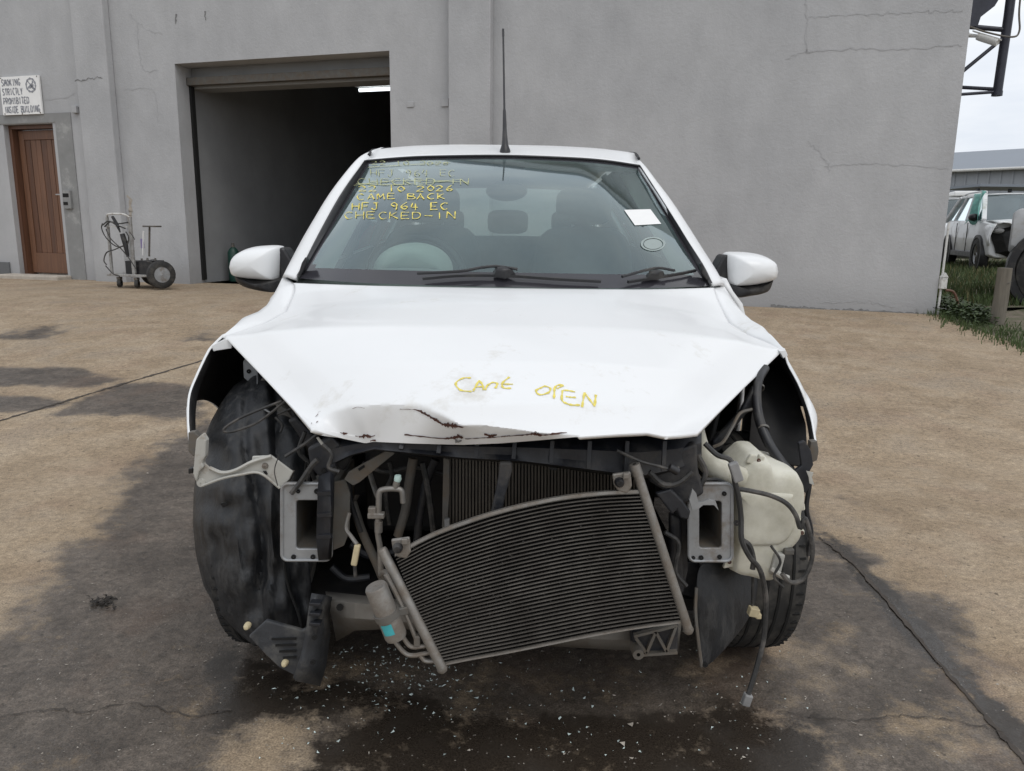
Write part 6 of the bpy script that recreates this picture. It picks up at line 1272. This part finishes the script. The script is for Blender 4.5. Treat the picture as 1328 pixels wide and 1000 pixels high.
CAR.part('cable_plug', MB().box(P(977, 793, -.405), (.022, .02, .020), (nrm((1, 0, -.2)), (0, 1, 0), nrm((.2, 0, 1)))).box(P(983, 798, -.405), (.012, .016, .012)), M['conn'], har, smooth=0, bevel=.002, label='cream plug')
CAR.part('bay_hose', MB().tube(curve([P(x, y, Y) for x, y, Y in ((992, 478, -.10), (984, 492, -.16), (981, 515, -.2), (985, 545, -.24), (997, 575, -.28), (1012, 598, -.32), (1024, 612, -.34))], 40), .0115, 10), M['black'])
for x, y in ((984, 503), (990, 556)): CAR.part('hose_tie', MB().lathe([(.0122, -.003), (.0136, -.003), (.0136, .003), (.0122, .003)], P(x, y, -.17 if y < 520 else -.255), nrm(P(x+2, y+10, -.2)-P(x, y, -.18)), 14), M['dsteel'])
plate('apron_panel', [(978, 500), (960, 535), (925, 572), (922, 590), (935, 585), (950, 560), (968, 538), (978, 530)], -.20, .02, M['dplastic'], bevel=.006)
CAR.part('apron_edge', MB().tube(curve([P(975, 531, -.22), P(960, 536, -.24), (P(950, 553, -.27)), P(938, 573, -.30), P(925, 580, -.30)], 24), .004, 6), M['dsteel'])
CAR.part('bay_backing', MB().grid([[P(x, y, Y) for x, y, Y in r] for r in ([(985, 478, .1), (1010, 470, .12), (1030, 500, .05)], [(975, 540, -.05), (1010, 540, 0), (1045, 550, -.05)], [(970, 600, -.15), (1010, 600, -.15), (1048, 605, -.15)])]), M['bay'], smooth=60, solid=.005)
plate('torn_liner_end', [(1036, 575), (1044, 572), (1052, 585), (1055, 603), (1050, 612), (1054, 625), (1045, 640), (1034, 630), (1030, 612), (1040, 604)], -.30, .012, M['dplastic'])
plate('torn_paint_flake', [(1046, 611), (1055, 613), (1053, 619), (1056, 629), (1050, 627), (1049, 619)], -.315, .003, M['offwhite'], bevel=0)
CAR.part('tyre_liner_edge', MB().tube(curve([P(x, y, -.27) for x, y in ((1050, 628), (1046, 660), (1052, 690), (1048, 720))], 20), .006, 6), M['dplastic'])

# ------------------------------------------------------------------ broken glass and grit on the slab
mb = MB(); rs = np.random.RandomState(11)
def shard(p, s):
    h = rs.randn(4, 3)*s; h[:, 2] = np.abs(h[:, 2])*.6; mb.add([p+q for q in h], [(0, 1, 2), (0, 2, 3), (0, 3, 1), (1, 3, 2)])
for _ in range(420):
    if rs.rand() < .6: px, py = rs.normal(520, 55), rs.normal(868, 26)
    else: px, py = rs.uniform(330, 1050), rs.uniform(845, 985)
    if py < 835 or py > 998: continue
    p = G(px, py); p[2] += .001; shard(p, rs.uniform(.0012, .0034))
sh_m = mat('broken_glass', (.62, .72, .70), .15, var=.2, scale=50)
o = mesh_obj('glass_fragments', mb, sh_m, smooth=0); o['kind'] = 'stuff'; o['label'] = 'scattered crumbs of broken glass on the wet concrete'
mb = MB()
for _ in range(700):
    px, py = rs.uniform(-20, 1340), 430+rs.rand()**.7*570; p = G(px, py); p[2] += .001; shard(p, rs.uniform(.001, .003)*(1+1*(rs.rand() < .03)))
o = mesh_obj('grit', mb, M['stone'], smooth=0); o['kind'] = 'stuff'; o['label'] = 'loose grit strewn over the yard'
mb = MB()
for _ in range(60):
    px, py = rs.normal(133, 10), rs.normal(783, 4); p = G(px, py); p[2] += .003; shard(p, rs.uniform(.003, .008))
o = mesh_obj('mud_clod', mb, M['mud'], smooth=0); tag(o, 'dark crumbled mud clod on the damp slab left of the car', 'mud')
